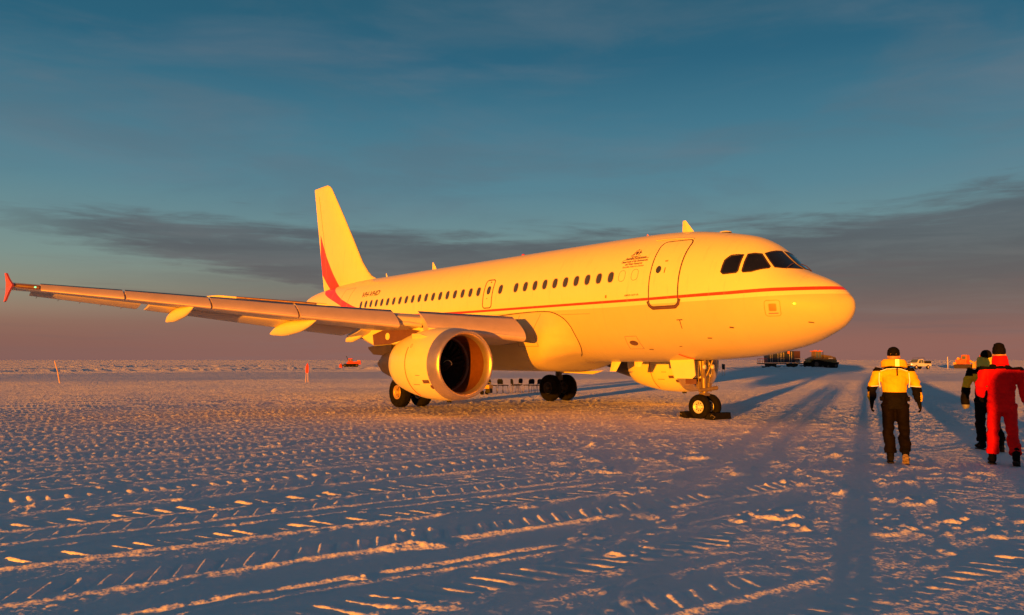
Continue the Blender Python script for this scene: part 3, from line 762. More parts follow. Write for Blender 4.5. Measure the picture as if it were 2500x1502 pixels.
# belly fairing between the wings
def build_fairing():
    mb = MB(True); R = []
    for x in np.concatenate([np.linspace(9.0, 11.2, 46), np.linspace(11.3, 18, 18), np.linspace(18.4, 22.2, 16)]):
        f = float(sstep(8.25, 10.2, x)*(1-sstep(18.4, 22.2, x))); half = []
        for k in range(33):
            q = k/32; th = math.radians(99+81*q); A = FS(x, th, -.03)
            if q < .4:
                z = 3.47-.87*q/.4; y = 1.93+.21*math.sin(math.pi/2*q/.4)
            else:
                t = (q-.4)/.6*math.pi/2; y = 2.14*max(0, math.cos(t))**(2/3.0); z = 2.60-1.23*math.sin(t)**(2/3.0)
            x0_ = float(np.interp(float(A[2]), [1.74, 1.9, 2.1, 2.35, 2.6, 2.87, 3.13, 3.32, 3.45, 3.5], [10.0, 9.76, 9.38, 9.2, 9.16, 9.2, 9.38, 9.67, 10.1, 10.9]))
            f = float(sstep(x0_-.05, x0_+1.25, x)*(1-sstep(18.4, 22.2, x)))
            A = FS(x, th, -.03 if x < x0_ else .008)
            half.append((x, float(A[1])*(1-f)+y*f, float(A[2])*(1-f)+z*f))
        ring = half+[(p[0], -p[1], p[2]) for p in reversed(half[:-1])]
        R.append(ring)
    mb.rings(R, (True, True), True)
    o = mb.build('belly_fairing', GREY, jet)
    def fy(x, z):   # half width of fairing at height z
        x0_ = float(np.interp(z, [1.74, 1.9, 2.1, 2.35, 2.6, 2.87, 3.13, 3.32, 3.45, 3.5], [10.0, 9.76, 9.38, 9.2, 9.16, 9.2, 9.38, 9.67, 10.1, 10.9])); f = float(sstep(x0_-.05, x0_+1.25, x))
        yg = 1.93+.21*math.sin(math.pi/2*(3.47-z)/.87) if z > 2.6 else 2.14*max(0, 1-((2.6-z)/1.23)**3)**(1/3)
        return yg*f+(1-f)*float(FS(x, th_of(x, z))[1])
    for nm, P in (('fairing_seam', [(10.58, 3.40), (10.62, 3.2), (10.75, 2.9), (10.68, 2.6), (10.5, 2.3), (10.25, 1.95), (9.95, 1.7)]), ('fairing_seam', [(11.7, 3.40), (11.75, 3.25), (11.85, 3.05)]), ('fairing_seam', [(10.5, 2.27), (11.3, 2.27), (11.55, 2.27), (11.6, 2.4)])):
        L = []
        for i in range(len(P)-1):
            for j in range(4):
                x = P[i][0]+(P[i+1][0]-P[i][0])*j/4; z = P[i][1]+(P[i+1][1]-P[i][1])*j/4; L.append((x, max(fy(x, z), float(0))+.003, z))
        x, z = P[-1]; L.append((x, fy(x, z)+.003, z))
        MB(True).tube(L, .009, 5).build(nm, RUBSEAL, o)
    return o
build_fairing()
band([(9.98, 2.80), (9.762, 2.73), (9.521, 2.625), (9.38, 2.54), (9.25, 2.44), (9.185, 2.35), (9.16, 2.27), (9.162, 2.19), (9.18, 2.1), (9.21, 2.03), (9.28, 1.965), (9.37, 1.91), (9.5, 1.86), (9.65, 1.82), (9.85, 1.78), (10.1, 1.75), (10.4, 1.737), (10.75, 1.732), (11.3, 1.733), (11.83, 1.738), (12.4, 1.75), (13.06, 1.765), (13.7, 1.79), (14.35, 1.822)], .030, .014).build('fairing_edge_seal', DARKLINE, jet)

# ------------------------------------------------------------------ wings
def LE(y): return 9.8+.5*(y-2) if y > 3.05 else 10.325+.95*(3.05-y)
def TE(y): return float(np.interp(y, [0, 2, 6.4, 16.95], [15.7, 15.95, 16.45, 18.93]))
def ZL(y): return float(np.interp(y, [0, 2, 3, 6, 7, 9.6, 11.9, 14.1, 16.3, 16.97], [2.48, 2.64, 2.76, 3.05, 3.12, 3.34, 3.56, 3.77, 3.965, 4.025]))
def TC(y): return float(np.interp(y, [0, 2, 6.4, 17], [.15, .148, .118, .105]))
def TW(y): return math.radians(float(np.interp(y, [0, 2, 6.4, 17], [3.2, 3.0, 1.4, .3])))
def foil(s, t, side):
    yt = 5*t*(.2969*math.sqrt(max(s, 0))-.126*s-.3516*s*s+.2843*s**3-.1036*s**4)
    cam_ = .018*(1-(2*s-1)**2)*1.0
    return cam_+(yt*1.08 if side > 0 else -yt*.92)
def wpt(y, s, side, S=1):
    c = TE(y)-LE(y); t = TC(y); a = TW(y)
    dx = s*c; dz = foil(s, t, side)*c
    return (LE(y)+dx*math.cos(a)+dz*math.sin(a), S*y, ZL(y)-dx*math.sin(a)+dz*math.cos(a))
def wing_ring(y, s0, s1, S, n=14):
    R = []
    ss = [s0+(s1-s0)*(1-math.cos(math.pi*k/n))/2 for k in range(n+1)]
    for s in reversed(ss): R.append(wpt(y, s, 1, S))
    for s in (ss[1:] if s0 <= 1e-6 else ss): R.append(wpt(y, s, -1, S))
    return R
def sect(y, poly, S, hinge=(0, 0), ang=0, shift=(0, 0)):
    """airfoil-space polygon (chord fractions s, side or z fraction) rotated about hinge"""
    c = TE(y)-LE(y); a = TW(y); out = []
    ca, sa = math.cos(ang), math.sin(ang)
    for s, zf in poly:
        px = (s-hinge[0])*c; pz = (zf-hinge[1])*c
        qx = px*ca+pz*sa+(hinge[0]+shift[0])*c; qz = -px*sa+pz*ca+(hinge[1]+shift[1])*c
        out.append((LE(y)+qx*math.cos(a)+qz*math.sin(a), S*y, ZL(y)-qx*math.sin(a)+qz*math.cos(a)))
    return out
def build_wing(S):
    ys = [1.2, 2, 2.6, 3.0, 3.06, 3.3, 4, 5, 6.4, 8, 10, 12, 13.2, 15, 16.2, 16.6, 16.95]
    mb = MB(True)
    mb.rings([wing_ring(y, .02 if y < 16.4 else 0.0, .80 if y < 16.4 else 1.0, S, 14) if y < 16.4 else wing_ring(y, .02, 1.0, S, 14) for y in ys], (True, True), True)
    w = mb.build('wing', WGREY, jet)
    # slats, drooped forward
    def slat_sec(y):
        t = TC(y); up = [(s, foil(s, t, 1)) for s in (.17, .13, .09, .06, .035, .018, .007, .0015)]
        lo = [(s, foil(s, t, -1)) for s in (.0, .006, .018, .035, .05)]
        inn = [(.06, foil(.06, t, 1)*.15), (.09, foil(.09, t, 1)*.55), (.13, foil(.13, t, 1)*.82)]
        return up+lo+inn
    for y0, y1 in ((3.06, 5.98), (6.78, 9.56), (9.62, 11.91), (11.97, 14.15), (14.21, 16.28)):
        R = []
        for y in np.linspace(y0, y1, 5):
            y = float(y); d = 1.0
            R.append(sect(y, slat_sec(y), S, (.05, 0), math.radians(-24), (-.052, -.030)))
        mb = MB(True); mb.rings(R, (True, True), True)
        mb.m(1)
        # bare metal nose strip along the lower front
        RR = []
        for y in np.linspace(y0+.005, y1-.005, 5):
            y = float(y); t = TC(y)
            q = [(s-.0012, foil(max(s, 0), t, sd)*1.01) for s, sd in ((.006, 1), (.0015, 1), (0, -1), (.006, -1), (.018, -1), (.035, -1), (.05, -1))]
            q2 = [(a+.004, b*.9) for a, b in reversed(q)]
            RR.append(sect(y, q+q2, S, (.05, 0), math.radians(-24), (-.052, -.030)))
        mb.rings(RR, (True, True), True)
        mb.build('slat', [METAL2, METAL2], w)
    # dark track fairing stub at the engine gap
    mb = MB(True); a = wpt(6.25, .0, 1, S); mb.tube([wpt(5.98, .03, -1, S), wpt(6.4, .02, -1, S), wpt(6.78, .03, -1, S)], [.07, .08, .07], 10)
    mb.build('nose_cove', WGREY, w)
    # flaps
    def flap_sec(y, s0, k=1):
        L = 1.0-s0; P = []
        for q in (1, .8, .6, .4, .2, .08, .02, 0): P.append((s0+L*q, .018*(1-q)+k*.13*L*(2.2*math.sqrt(q)*(1-q))*.8+.001))
        for q in (.02, .1, .3, .5, .7, .9): P.append((s0+L*q, .018*(1-q)-k*.07*L*(2.2*math.sqrt(q)*(1-q))))
        return P
    for y0, y1, an in ((2.1, 6.3, 7), (6.5, 13.05, 7)):
        R = [sect(float(y), flap_sec(float(y), .73), S, (.73, 0), math.radians(an), (.05, -.030)) for y in np.linspace(y0, y1, 6)]
        MB(True).rings(R, (True, True), True).build('flap', WGREY, w)
    R = [sect(float(y), flap_sec(float(y), .74, .9), S, (.74, 0), math.radians(10), (.03, -.022)) for y in np.linspace(13.3, 16.32, 5)]
    MB(True).rings(R, (True, True), True).build('aileron', WGREY, w)
    for y in (13.7, 14.3, 14.9, 15.5, 16.1):
        p = Vector(sect(y, [(1.0, 0)], S, (.785, 0), math.radians(13), (.004, -.010))[0]); MB().tube([p, p+Vector((.28, 0, -.05))], .008, 5).build('static_wick', DARKLINE, w)
    # canoe-shaped flap track fairings, tails drooped with the flaps
    for yc, xf, xt, zt, hh in ((12.3, 15.25, 18.25, 3.02, .25), (8.8, 13.9, 17.75, 2.66, .30), (5.98, 15.75, 17.3, 2.42, .25)):
        R = []
        zf = wpt(yc, (xf-LE(yc))/(TE(yc)-LE(yc)), -1, S)[2]
        for k in range(15):
            q = k/14; x = xf+(xt-xf)*q
            zc = zf-.02-.10*math.sin(math.pi*min(q*1.2, 1))-(zf-.1-zt)*max(0, (q-.45)/.55)**1.25
            r = hh*(math.sin(math.pi*min(1, q/.55)/2)**.8 if q < .55 else math.cos((q-.55)/.45*math.pi/2)**.75)+.01
            R.append([(x, S*(yc+.62*r*math.cos(2*math.pi*j/16)), zc+r*math.sin(2*math.pi*j/16)*(1 if math.sin(2*math.pi*j/16) < 0 else .55)) for j in range(16)])
        MB(True).rings(R, (True, True), True).build('flap_track_fairing', WHITE, w)
    # wing tip fence and navigation light
    yt = 16.97
    A = [(17.12, 4.03), (17.9, 4.30), (18.62, 4.66), (18.95, 4.68), (18.80, 4.25), (18.93, 4.02), (18.80, 3.80), (18.95, 3.40), (18.62, 3.42), (17.9, 3.76)]
    mb = MB(); n = len(A)
    A = [(17.15+(x-17.12)*.75, 4.03+(z-4.03)*.70) for x, z in A]
    V = [(x, S*(yt+.10*abs(z-4.03)-.025), z) for x, z in A]+[(x, S*(yt+.10*abs(z-4.03)+.03), z) for x, z in A]
    F = [(i, (i+1) % n, (i+1) % n+n, i+n) for i in range(n)]
    for o_ in (0, n): F += [tuple(o_+k for k in (0, 1, 4, 5)), tuple(o_+k for k in (1, 2, 3, 4)), tuple(o_+k for k in (0, 5, 6, 9)), tuple(o_+k for k in (9, 6, 7, 8))]
    mb.add(V, F); mb.build('wingtip_fence', mat('orange_red_fence_paint', (.60, .085, .03), .45), w)
    mb = MB(True); P = [Vector(wpt(y, 0, 1, S)) for y in (16.30, 16.45, 16.6, 16.75, 16.93)]
    mb.tube([p+Vector((.03, 0, 0)) for p in P], [.055, .065, .065, .06, .045], 10); mb.build('tip_light_lens', BROWN, w)
    mb = MB(True); c = Vector(wpt(16.42, 0, 1, S)); mb.lathe([(-.035, .005), (-.02, .02), (0, .028), (.02, .02), (.035, .005)], (c.x-.035, c.y, c.z), 'y', 10)
    mb.build('navigation_light', NAVG if S > 0 else NAVR, w)
    return w
METAL2 = mat('slat_bare_metal', (.66, .50, .42), .40, .45, .05, 2)
NAVG = mat('green_navigation_lamp', (.1, .5, .2), .3, emit=((.2, 1, .45), .8))
NAVR = mat('red_navigation_lamp', (.5, .1, .1), .3, emit=((1, .1, .1), 1.5))
for S in (1, -1): build_wing(S)

# ------------------------------------------------------------------ engines
def build_engine(S):
    c = (9.72, S*5.75, 1.666)
    out = [(0.0, .985), (-.035, 1.0), (-.03, 1.035), (.05, 1.075), (.22, 1.115), (.45, 1.14)]
    cow = [(.45, 1.14), (.9, 1.165), (1.4, 1.165), (1.9, 1.135), (2.4, 1.065), (2.85, .975), (3.2, .885), (3.22, .86), (3.0, .86), (2.6, .9)]
    mb = MB(True).lathe(cow, c, 'x', 72)
    e = mb.build('engine_cowl', WHITE, jet)
    MB(True).lathe([(.46, 1.141), (.22, 1.116), (.05, 1.076), (-.03, 1.035), (-.045, 1.005), (-.03, .975), (.02, .94), (.12, .905), (.25, .885)], c, 'x', 72).build('inlet_lip', METAL, e)
    MB(True).lathe([(.25, .885), (.5, .875), (1.0, .88), (1.35, .885), (1.45, .885)], c, 'x', 72).build('inlet_duct', INLET, e)
    # fan: blades twisted round a hub
    mb = MB(True)
    for k in range(24):
        a = 2*math.pi*k/24; P = []
        for r, tw, ch in ((.24, .2, .10), (.5, .55, .12), (.87, .9, .14)):
            for d in (-1, 1):
                dx = ch*math.cos(tw)*d; dt = ch*math.sin(tw)*d/r
                P.append((c[0]+1.32+dx, c[1]+r*math.cos(a+dt), c[2]+r*math.sin(a+dt)))
        mb.add(P, [(0, 1, 3, 2), (2, 3, 5, 4)], True)
    mb.build('fan', DARK, e)
    MB(True).lathe([(1.05, .885), (1.12, .86), (1.2, .885)], c, 'x', 60).build('rub_strip', RUBSEAL, e)
    MB(True).lathe([(1.5, .885), (1.5, .02)], c, 'x', 40).build('fan_backing', DARK, e)
    sp = MB(True).lathe([(.82, .004), (.87, .06), (1.0, .14), (1.2, .23), (1.36, .27)], c, 'x', 28).build('spinner', DARK, e)
    sw = []
    for k in range(16):
        t = k/15; r = .05+.10*t; a = 2.4+t*3.6; x = np.interp(r, [.004, .06, .14, .23], [.82, .87, 1.0, 1.2]); sw.append((c[0]+float(x)-.012, c[1]+S*r*math.cos(a), c[2]-r*math.sin(a)))
    MB(True).tube(sw, [.006+.014*math.sin(math.pi*min(1, (k+1)/12)) for k in range(16)], 6).build('spinner_swirl', WHITE, sp)
    MB(True).lathe([(2.9, .70), (3.3, .68), (3.8, .60), (4.4, .46), (4.72, .385), (4.72, .36), (4.3, .40)], c, 'x', 48).build('core_nozzle', DULL, e)
    MB(True).lathe([(4.2, .30), (4.8, .27), (5.2, .17), (5.45, .05), (5.5, .004)], c, 'x', 32).build('exhaust_plug', DULL, e)
    MB(True).lathe([(2.95, .87), (2.95, .66)], c, 'x', 40).build('bypass_back', DARK, e)
    # latch seam painted red, intake notes and hatches on the outboard flank
    def on(x, a, off=.006):
        r = float(np.interp(x, [q[0] for q in cow[:7]], [q[1] for q in cow[:7]]))+off
        return (c[0]+x, c[1]+S*0+r*math.cos(a), c[2]+r*math.sin(a))
    a0 = 0
    mb = MB(True); mb.tube([on(1.72, a0+math.radians(q)) for q in range(-62, 34, 6)], .012, 5); mb.build('cowl_split_line', RED, e)
    def quad(name, pts, m):
        V = [on(x, math.radians(a), .004) for x, a in pts]; V2 = [on(x, math.radians(a), -.02) for x, a in pts]; n = len(V)
        MB().add(V+V2, [tuple(range(n))]+[(i, (i+1) % n, (i+1) % n+n, i+n) for i in range(n)]).build(name, m, e)
    quad('vent_panel', [(.50, -37), (.83, -37), (.83, -43), (.50, -43)] if False else [(.50, -25), (.84, -25), (.84, -31), (.50, -31)], BROWN)
    quad('drain_port', [(.50+.07*math.cos(t), -38+4.0*math.sin(t)) for t in [2*math.pi*k/12 for k in range(12)]], BROWN)
    quad('stencilled_note', [(.9, -17), (1.15, -17), (1.15, -18), (.9, -18)], RUBSEAL)
    quad('stencilled_note', [(1.1, -33.0), (1.45, -33.0), (1.45, -34.3), (1.1, -34.3)], RUBSEAL)
    mb = MB(True); mb.tube([on(1.55+.05*math.cos(t), math.radians(30)+.06*math.sin(t), .004) for t in [2*math.pi*k/14 for k in range(15)]], .006, 4); mb.build('hoist_mark', RUBSEAL, e)
    # strake
    V = [on(.95, math.radians(48), 0), on(1.9, math.radians(48), 0), on(1.75, math.radians(48), .16), on(1.35, math.radians(48), .13)]
    V2 = [(p[0], p[1]+.01, p[2]-.02) for p in V]
    MB().add(V+V2, [(0, 1, 2, 3), (7, 6, 5, 4), (0, 1, 5, 4), (1, 2, 6, 5), (2, 3, 7, 6), (3, 0, 4, 7)]).build('strake', WHITE, e)
    MB().box((c[0]+.9, c[1], c[2]-1.18), (.16, .08, .08)).build('drain_mast', DARK, e)
    # pylon
    P0 = [(10.75, 2.72, .12), (11.2, 2.82, .2), (12.0, 2.86, .22), (13.0, 2.98, .22), (14.0, 3.0, .22), (15.2, 2.95, .2), (16.4, 2.98, .14)]
    B0 = [(10.75, 2.68), (11.2, 2.66), (12.0, 2.5), (13.0, 2.34), (14.0, 2.31), (15.2, 2.31), (16.4, 2.66)]
    R = []
    for (x, zt, w), (_, zb) in zip(P0, B0):
        y = c[1]
        R.append([(x, y+w, zb+.04), (x, y+w, (zb+zt)/2), (x, y+w*.9, zt), (x, y-w*.9, zt), (x, y-w, (zb+zt)/2), (x, y-w, zb+.04), (x, y-w*.6, zb), (x, y+w*.6, zb)])
    py = MB().rings(R, (True, True), False).build('pylon', WHITE, jet)
    R = []
    for x, zt, zb, w in ((13.9, 2.34, 1.95, .19), (14.3, 2.32, 1.92, .19), (14.65, 2.30, 1.96, .19), (15.25, 2.30, 1.99, .17), (15.45, 2.28, 2.08, .15), (15.75, 2.27, 2.2, .1)):
        R.append([(x, c[1]+w*1.15, zt), (x, c[1]-w*1.15, zt), (x, c[1]-w, zb), (x, c[1]+w, zb)])
    MB().rings(R, (True, True), False).build('heat_shield', DULL, py)
    # dark brown sheet on each pylon flank with a pale round disc
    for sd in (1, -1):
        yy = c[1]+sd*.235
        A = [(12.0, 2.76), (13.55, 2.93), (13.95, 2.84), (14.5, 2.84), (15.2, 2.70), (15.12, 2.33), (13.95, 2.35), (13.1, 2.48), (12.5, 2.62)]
        mb = MB(); mb.prism([(x, yy, z) for x, z in A], (0, 0, 0), (0, -sd*.03, 0)); pp = mb.build('pylon_dark_sheet', BROWN, py)
        mb = MB(); mb.prism([(14.12+.14*math.cos(2*math.pi*k/18), yy+sd*.012, 2.62+.125*math.sin(2*math.pi*k/18)) for k in range(18)], (0, 0, 0), (0, -sd*.03, 0)); mb.build('pylon_pale_disc', WHITE, py)
    return e
INLET = mat('inlet_acoustic_lining', (.15, .055, .022), .5, .2, .1, 6)
for S in (1, -1): build_engine(S)

# ------------------------------------------------------------------ tail
def build_tail():
    # fin: stacked sections from dorsal fillet to tip
    le = [(5.70, 25.0), (5.94, 25.65), (6.11, 26.16), (6.37, 26.57), (6.94, 27.21), (8.35, 28.32), (9.76, 29.48), (11.39, 30.87), (11.58, 31.08), (11.71, 31.45)]
    te = [(5.3, 31.6), (5.94, 31.78), (11.64, 33.12), (11.72, 33.13)]
    R = []
    zs = [5.2, 5.7, 5.94, 6.11, 6.37, 6.65, 6.94, 7.6, 8.35, 9.0, 9.76, 10.6, 11.2, 11.39, 11.5, 11.6, 11.68, 11.71]
    ss = [0, .006, .02, .05, .1, .18, .3, .45, .6, .75, .9, 1.0]
    dense = []
    for a, b in zip(zs[:-1], zs[1:]):
        k = max(1, int((b-a)/.12)); dense += [a+(b-a)*j/k for j in range(k)]
    dense.append(zs[-1])
    for z in dense:
        l = float(np.interp(z, [q[0] for q in le], [q[1] for q in le])); t = float(np.interp(z, [q[0] for q in te], [q[1] for q in te])); c = t-l
        tt = float(np.interp(z, [5.2, 7, 11.7], [.105, .10, .095]))
        if z > 11.5: tt *= max(.15, math.sqrt(max(0, 1-((z-11.5)/.215)**2)))
        cref = c if z > 6.9 else (t-27.2)
        A = []
        yt = lambda s: 5*tt*(.2969*math.sqrt(s)-.126*s-.3516*s*s+.2843*s**3-.1036*s**4)*cref
        # finer chordwise spacing at the rear so the painted curve stays crisp
        S2 = sorted(set([0, .006, .02, .05, .1]+[.1+.9*k/30 for k in range(31)]))
        for s in reversed(S2): A.append((l+s*c, yt(s), z))
        for s in S2[1:]: A.append((l+s*c, -yt(s), z))
        R.append(A)
    mb = MB(True); mb.rings(R, (True, True), True)
    fin = mb.build('vertical_fin', None or WHITE, jet)
    me = fin.data; n = len(me.vertices); co = np.empty(n*3); me.vertices.foreach_get('co', co); co = co.reshape(-1, 3); x = co[:, 0]; z = co[:, 2]
    up = np.interp(z, [5.2, 5.74, 6.58, 7.53, 8.24, 9.21, 9.5], [28.9, 29.46, 30.35, 31.22, 31.73, 32.37, 32.6])
    lo = np.interp(z, [5.2, 5.64, 6.0, 6.45, 6.8], [30.2, 30.68, 31.18, 31.74, 32.2])
    a = me.attributes.new('stripe', 'FLOAT', 'POINT'); a.data.foreach_set('value', (x-up).astype(np.float32))
    a = me.attributes.new('stripe_low', 'FLOAT', 'POINT'); a.data.foreach_set('value', (lo-x).astype(np.float32))
    a = me.attributes.new('belly', 'FLOAT', 'POINT'); a.data.foreach_set('value', np.full(n, -1, np.float32))
    me.materials.clear(); me.materials.append(fus.data.materials[0])
    MB().tube([(31.0, .17, 6.3), (31.6, .10, 8.5), (32.4, .07, 11.2)], .006, 4).build('rudder_seam', RUBSEAL, fin)
    for S in (1, -1):
        R = []
        for y in (.5, 1.2, 2, 3, 4, 5, 5.9, 6.12, 6.2):
            q = (y-1)/5.2; l = 28.55+3.42*q; t = 31.55+1.75*q; z0 = 4.66+.50*q
            if y > 5.9: l += (y-5.9)*3.2
            c = t-l; A = []
            for s in (1, .8, .6, .4, .2, .1, .04, .01, 0): A.append((l+s*c, S*y, z0+.5*c*(.2969*math.sqrt(s)-.126*s-.3516*s*s+.2843*s**3-.1036*s**4)))
            for s in (.01, .04, .1, .2, .4, .6, .8): A.append((l+s*c, S*y, z0-.5*c*(.2969*math.sqrt(s)-.126*s-.3516*s*s+.2843*s**3-.1036*s**4)))
            R.append(A)
        st = MB(True).rings(R, (True, True), True).build('tailplane', WHITE, jet)
        pts = []
        for y in (1.75, 3, 4, 5.15):
            q = (y-1)/5.2; pts.append((28.55+3.42*q-.005, S*y, 4.66+.50*q))
        MB(True).tube(pts, [.085, .075, .065, .055], 10).build('leading_edge_strip', LEDARK, st)
    MB(True).lathe([(0, .15), (.10, .14), (.14, .09), (.12, .02)], (33.80, 0, 5.075), 'x', 20).build('auxiliary_exhaust', DULL, jet)
LEDARK = mat('brown_grey_metal_edge', (.22, .13, .11), .4, .6, .1, 3)
build_tail()

# ------------------------------------------------------------------ landing gear
RIM_SHADE = mat('shaded_port_rim', (.06, .05, .045), .6, .2, .3, 10, spec=.2)  # port wheel rims: the shade they stand in is put into the colour
def wheel(parent, c, R, w, rimr, n=40, rm=None):
    s = w/2
    MB(True).lathe([(-s*.62, rimr), (-s*.95, rimr+.25*(R-rimr)), (-s, R-.45*(R-rimr)), (-s*.85, R-.15*(R-rimr)), (-s*.5, R-.01), (0, R), (s*.5, R-.01), (s*.85, R-.15*(R-rimr)), (s, R-.45*(R-rimr)), (s*.95, rimr+.25*(R-rimr)), (s*.62, rimr)], c, 'y', n).build('tyre', BLACK, parent)
    for sd in (1, -1):
        mb = MB(True).lathe([(sd*s*.66, rimr), (sd*s*.80, rimr*.97), (sd*s*.74, rimr*.86), (sd*s*.35, rimr*.74), (sd*s*.30, rimr*.45), (sd*s*.62, rimr*.40), (sd*s*.85, rimr*.30), (sd*s*.95, rimr*.22), (sd*s*.97, .002)], c, 'y', 28)
        for k in range(9):
            a = 2*math.pi*k/9; mb.m(1); mb.lathe([(sd*s*.30, .003), (sd*s*.36, rimr*.11), (sd*s*.345, .004)], (c[0]+rimr*.60*math.cos(a), c[1], c[2]+rimr*.60*math.sin(a)), 'y', 8); mb.m(0)
        mb.build('rim', [rm or RIM, DARK], parent)
def nose_gear():
    mb = MB(True)
    mb.tube([(5.12, 0, 1.95), (5.10, 0, 1.30), (5.08, 0, .72)], [.075, .085, .08], 16)
    mb.tube([(5.08, 0, .78), (5.07, 0, .36)], .052, 14)
    mb.tube([(5.07, -.30, .37), (5.07, .30, .37)], .045, 10)
    mb.tube([(5.10, .0, 1.12), (4.95, .16, 1.62), (4.84, .20, 1.95)], .035, 8); mb.tube([(5.10, 0, 1.12), (4.95, -.16, 1.62), (4.84, -.20, 1.95)], .035, 8)
    mb.tube([(5.08, .03, .80), (5.32, .03, .62), (5.08, .03, .42)], .022, 8); mb.tube([(5.08, -.03, .80), (5.32, -.03, .62), (5.08, -.03, .42)], .022, 8)
    mb.tube([(4.95, -.45, .93), (5.05, .0, .88), (5.10, .22, .86)], .065, 10)
    mb.box((5.08, 0, .74), (.22, .26, .09)); mb.box((5.18, .15, 1.02), (.12, .08, .22)); mb.box((5.02, -.17, .95), (.10, .10, .26))
    mb.tube([(5.2, .12, 1.8), (5.2, .14, 1.2), (5.12, .12, .8)], .014, 6); mb.tube([(5.0, -.1, 1.8), (4.98, -.13, 1.2), (5.05, -.1, .8)], .014, 6)
    g = mb.build('nose_gear', STEEL, jet)
    for y in (.25, -.25): wheel(g, (5.07, y, .36), .385, .225, .20)
    for s in (1, -1):
        mb = MB(True); mb.lathe([(-.06, .01), (-.055, .07), (0, .085), (.03, .05), (.04, .005)], (4.92, s*.20, 1.58), 'x', 14)
        mb.build('taxi_light', RIM, g)
    # doors hang open
    mb = MB()
    A = [(5.18, 1.86), (6.02, 1.86), (6.12, 1.78), (6.05, 1.52), (5.92, 1.22), (5.22, 1.22), (5.10, 1.32)]
    for s in (1, -1):
        mb = MB(); mb.prism([(x, s*(.36+.05*(1.8-z)), z) for x, z in A], (0, 0, 0), (0, s*.025, 0)); mb.build('gear_door', WHITE, g)
    MB().box((5.62, 0, 1.80), (1.2, .60, .06)).build('wheel_bay', DARK, g)
    mb = MB(); mb.box((5.35, .30, 1.13), (.42, .03, .16)); mb.build('placard_door', BROWN, g)
nose_gear()
RIMG = mat('tan_main_wheel_rim', (.40, .26, .14), .5, .2, .2, 10)
def main_gear(S):
    mb = MB(True); y = S*3.80
    mb.tube([(16.0, S*3.95, 2.75), (16.06, S*3.85, 1.7), (16.10, y, .95)], [.15, .15, .14], 16); mb.tube([(16.10, y, 1.0), (16.11, y, .58)], .09, 14)
    mb.tube([(16.11, y-.62, .585), (16.11, y+.62, .585)], .07, 10)
    mb.tube([(16.09, y, 1.25), (16.2, S*2.9, 2.0), (16.2, S*2.4, 2.3)], .07, 10)
    mb.tube([(16.10, y, 1.15), (16.45, y, .85), (16.12, y, .62)], .035, 8)
    mb.box((16.09, y, 1.0), (.26, .3, .2)); mb.tube([(15.9, y+.1, 2.2), (15.88, y+.12, 1.4), (16.0, y+.1, .8)], .02, 6)
    g = mb.build('main_gear', DSTEEL if S < 0 else STEEL, jet)
    for dy in (.465, -.465): wheel(g, (16.11, y+dy, .57), .585, .42, .27, 40, RIM_SHADE if S < 0 else RIMG)
    # leg door on outboard side
    A = [(15.62, 2.80), (16.65, 2.85), (16.62, 2.0), (16.45, 1.2), (15.85, 1.2), (15.65, 2.0)]
    MB().prism([(x, S*(4.22+.02*(2.8-z)), z) for x, z in A], (0, 0, 0), (0, S*.03, 0)).build('leg_door', GREY, g)
    if S < 0:
        MB().prism([(14.9, -3.6, 1.54), (16.3, -3.6, 1.60), (16.3, -3.6, 1.3), (15.5, -3.6, 1.32)], (0, 0, 0), (0, -.05, 0)).build('bay_door', GREY, g)
for S in (1, -1): main_gear(S)
mb = MB(); mb.prism([(10.6, -1.2, 1.40), (11.6, -1.2, 1.38), (13.2, -1.2, 1.42), (13.0, -1.2, 1.30), (11.2, -1.2, 1.26)], (0, 0, 0), (0, .04, 0)); mb.build('bay_door', GREY, jet)

# ================================================================== people
SUIT_K = mat('black_work_fabric', (.006, .005, .005), .8, 0, .4, 9, bump=.006, bscale=14, spec=.08)
SUIT_Y = mat('hi_vis_yellow_fabric', (.80, .47, .015), .7, 0, .12, 5, bump=.010, bscale=9, spec=.15)
SUIT_R = mat('red_snow_suit_fabric', (.78, .004, .006), .7, 0, .12, 5, bump=.010, bscale=9, spec=.15)
TROUS = mat('dark_brown_black_trousers', (.005, .003, .003), .8, 0, .3, 6, bump=.008, bscale=10, spec=.08)
REFL = mat('silver_reflective_tape', (.95, .93, .90), .35, 0, .05, 10, emit=None)
SKIN = mat('skin', (.48, .27, .19), .55, 0, .1, 12)
KNIT = mat('black_knitted_wool', (.006, .005, .005), .95, 0, .4, 30, bump=.004, bscale=90, spec=.08)
SOLED = mat('dark_boot_sole', (.03, .025, .022), .8, 0, .5, 22, spec=.1)
SOLE = mat('boot_sole_with_snow', (.22, .16, .12), .8, 0, .6, 22, bump=.006, bscale=40)
BAGG = mat('grey_bag_fabric', (.22, .22, .23), .8, 0, .2, 9)

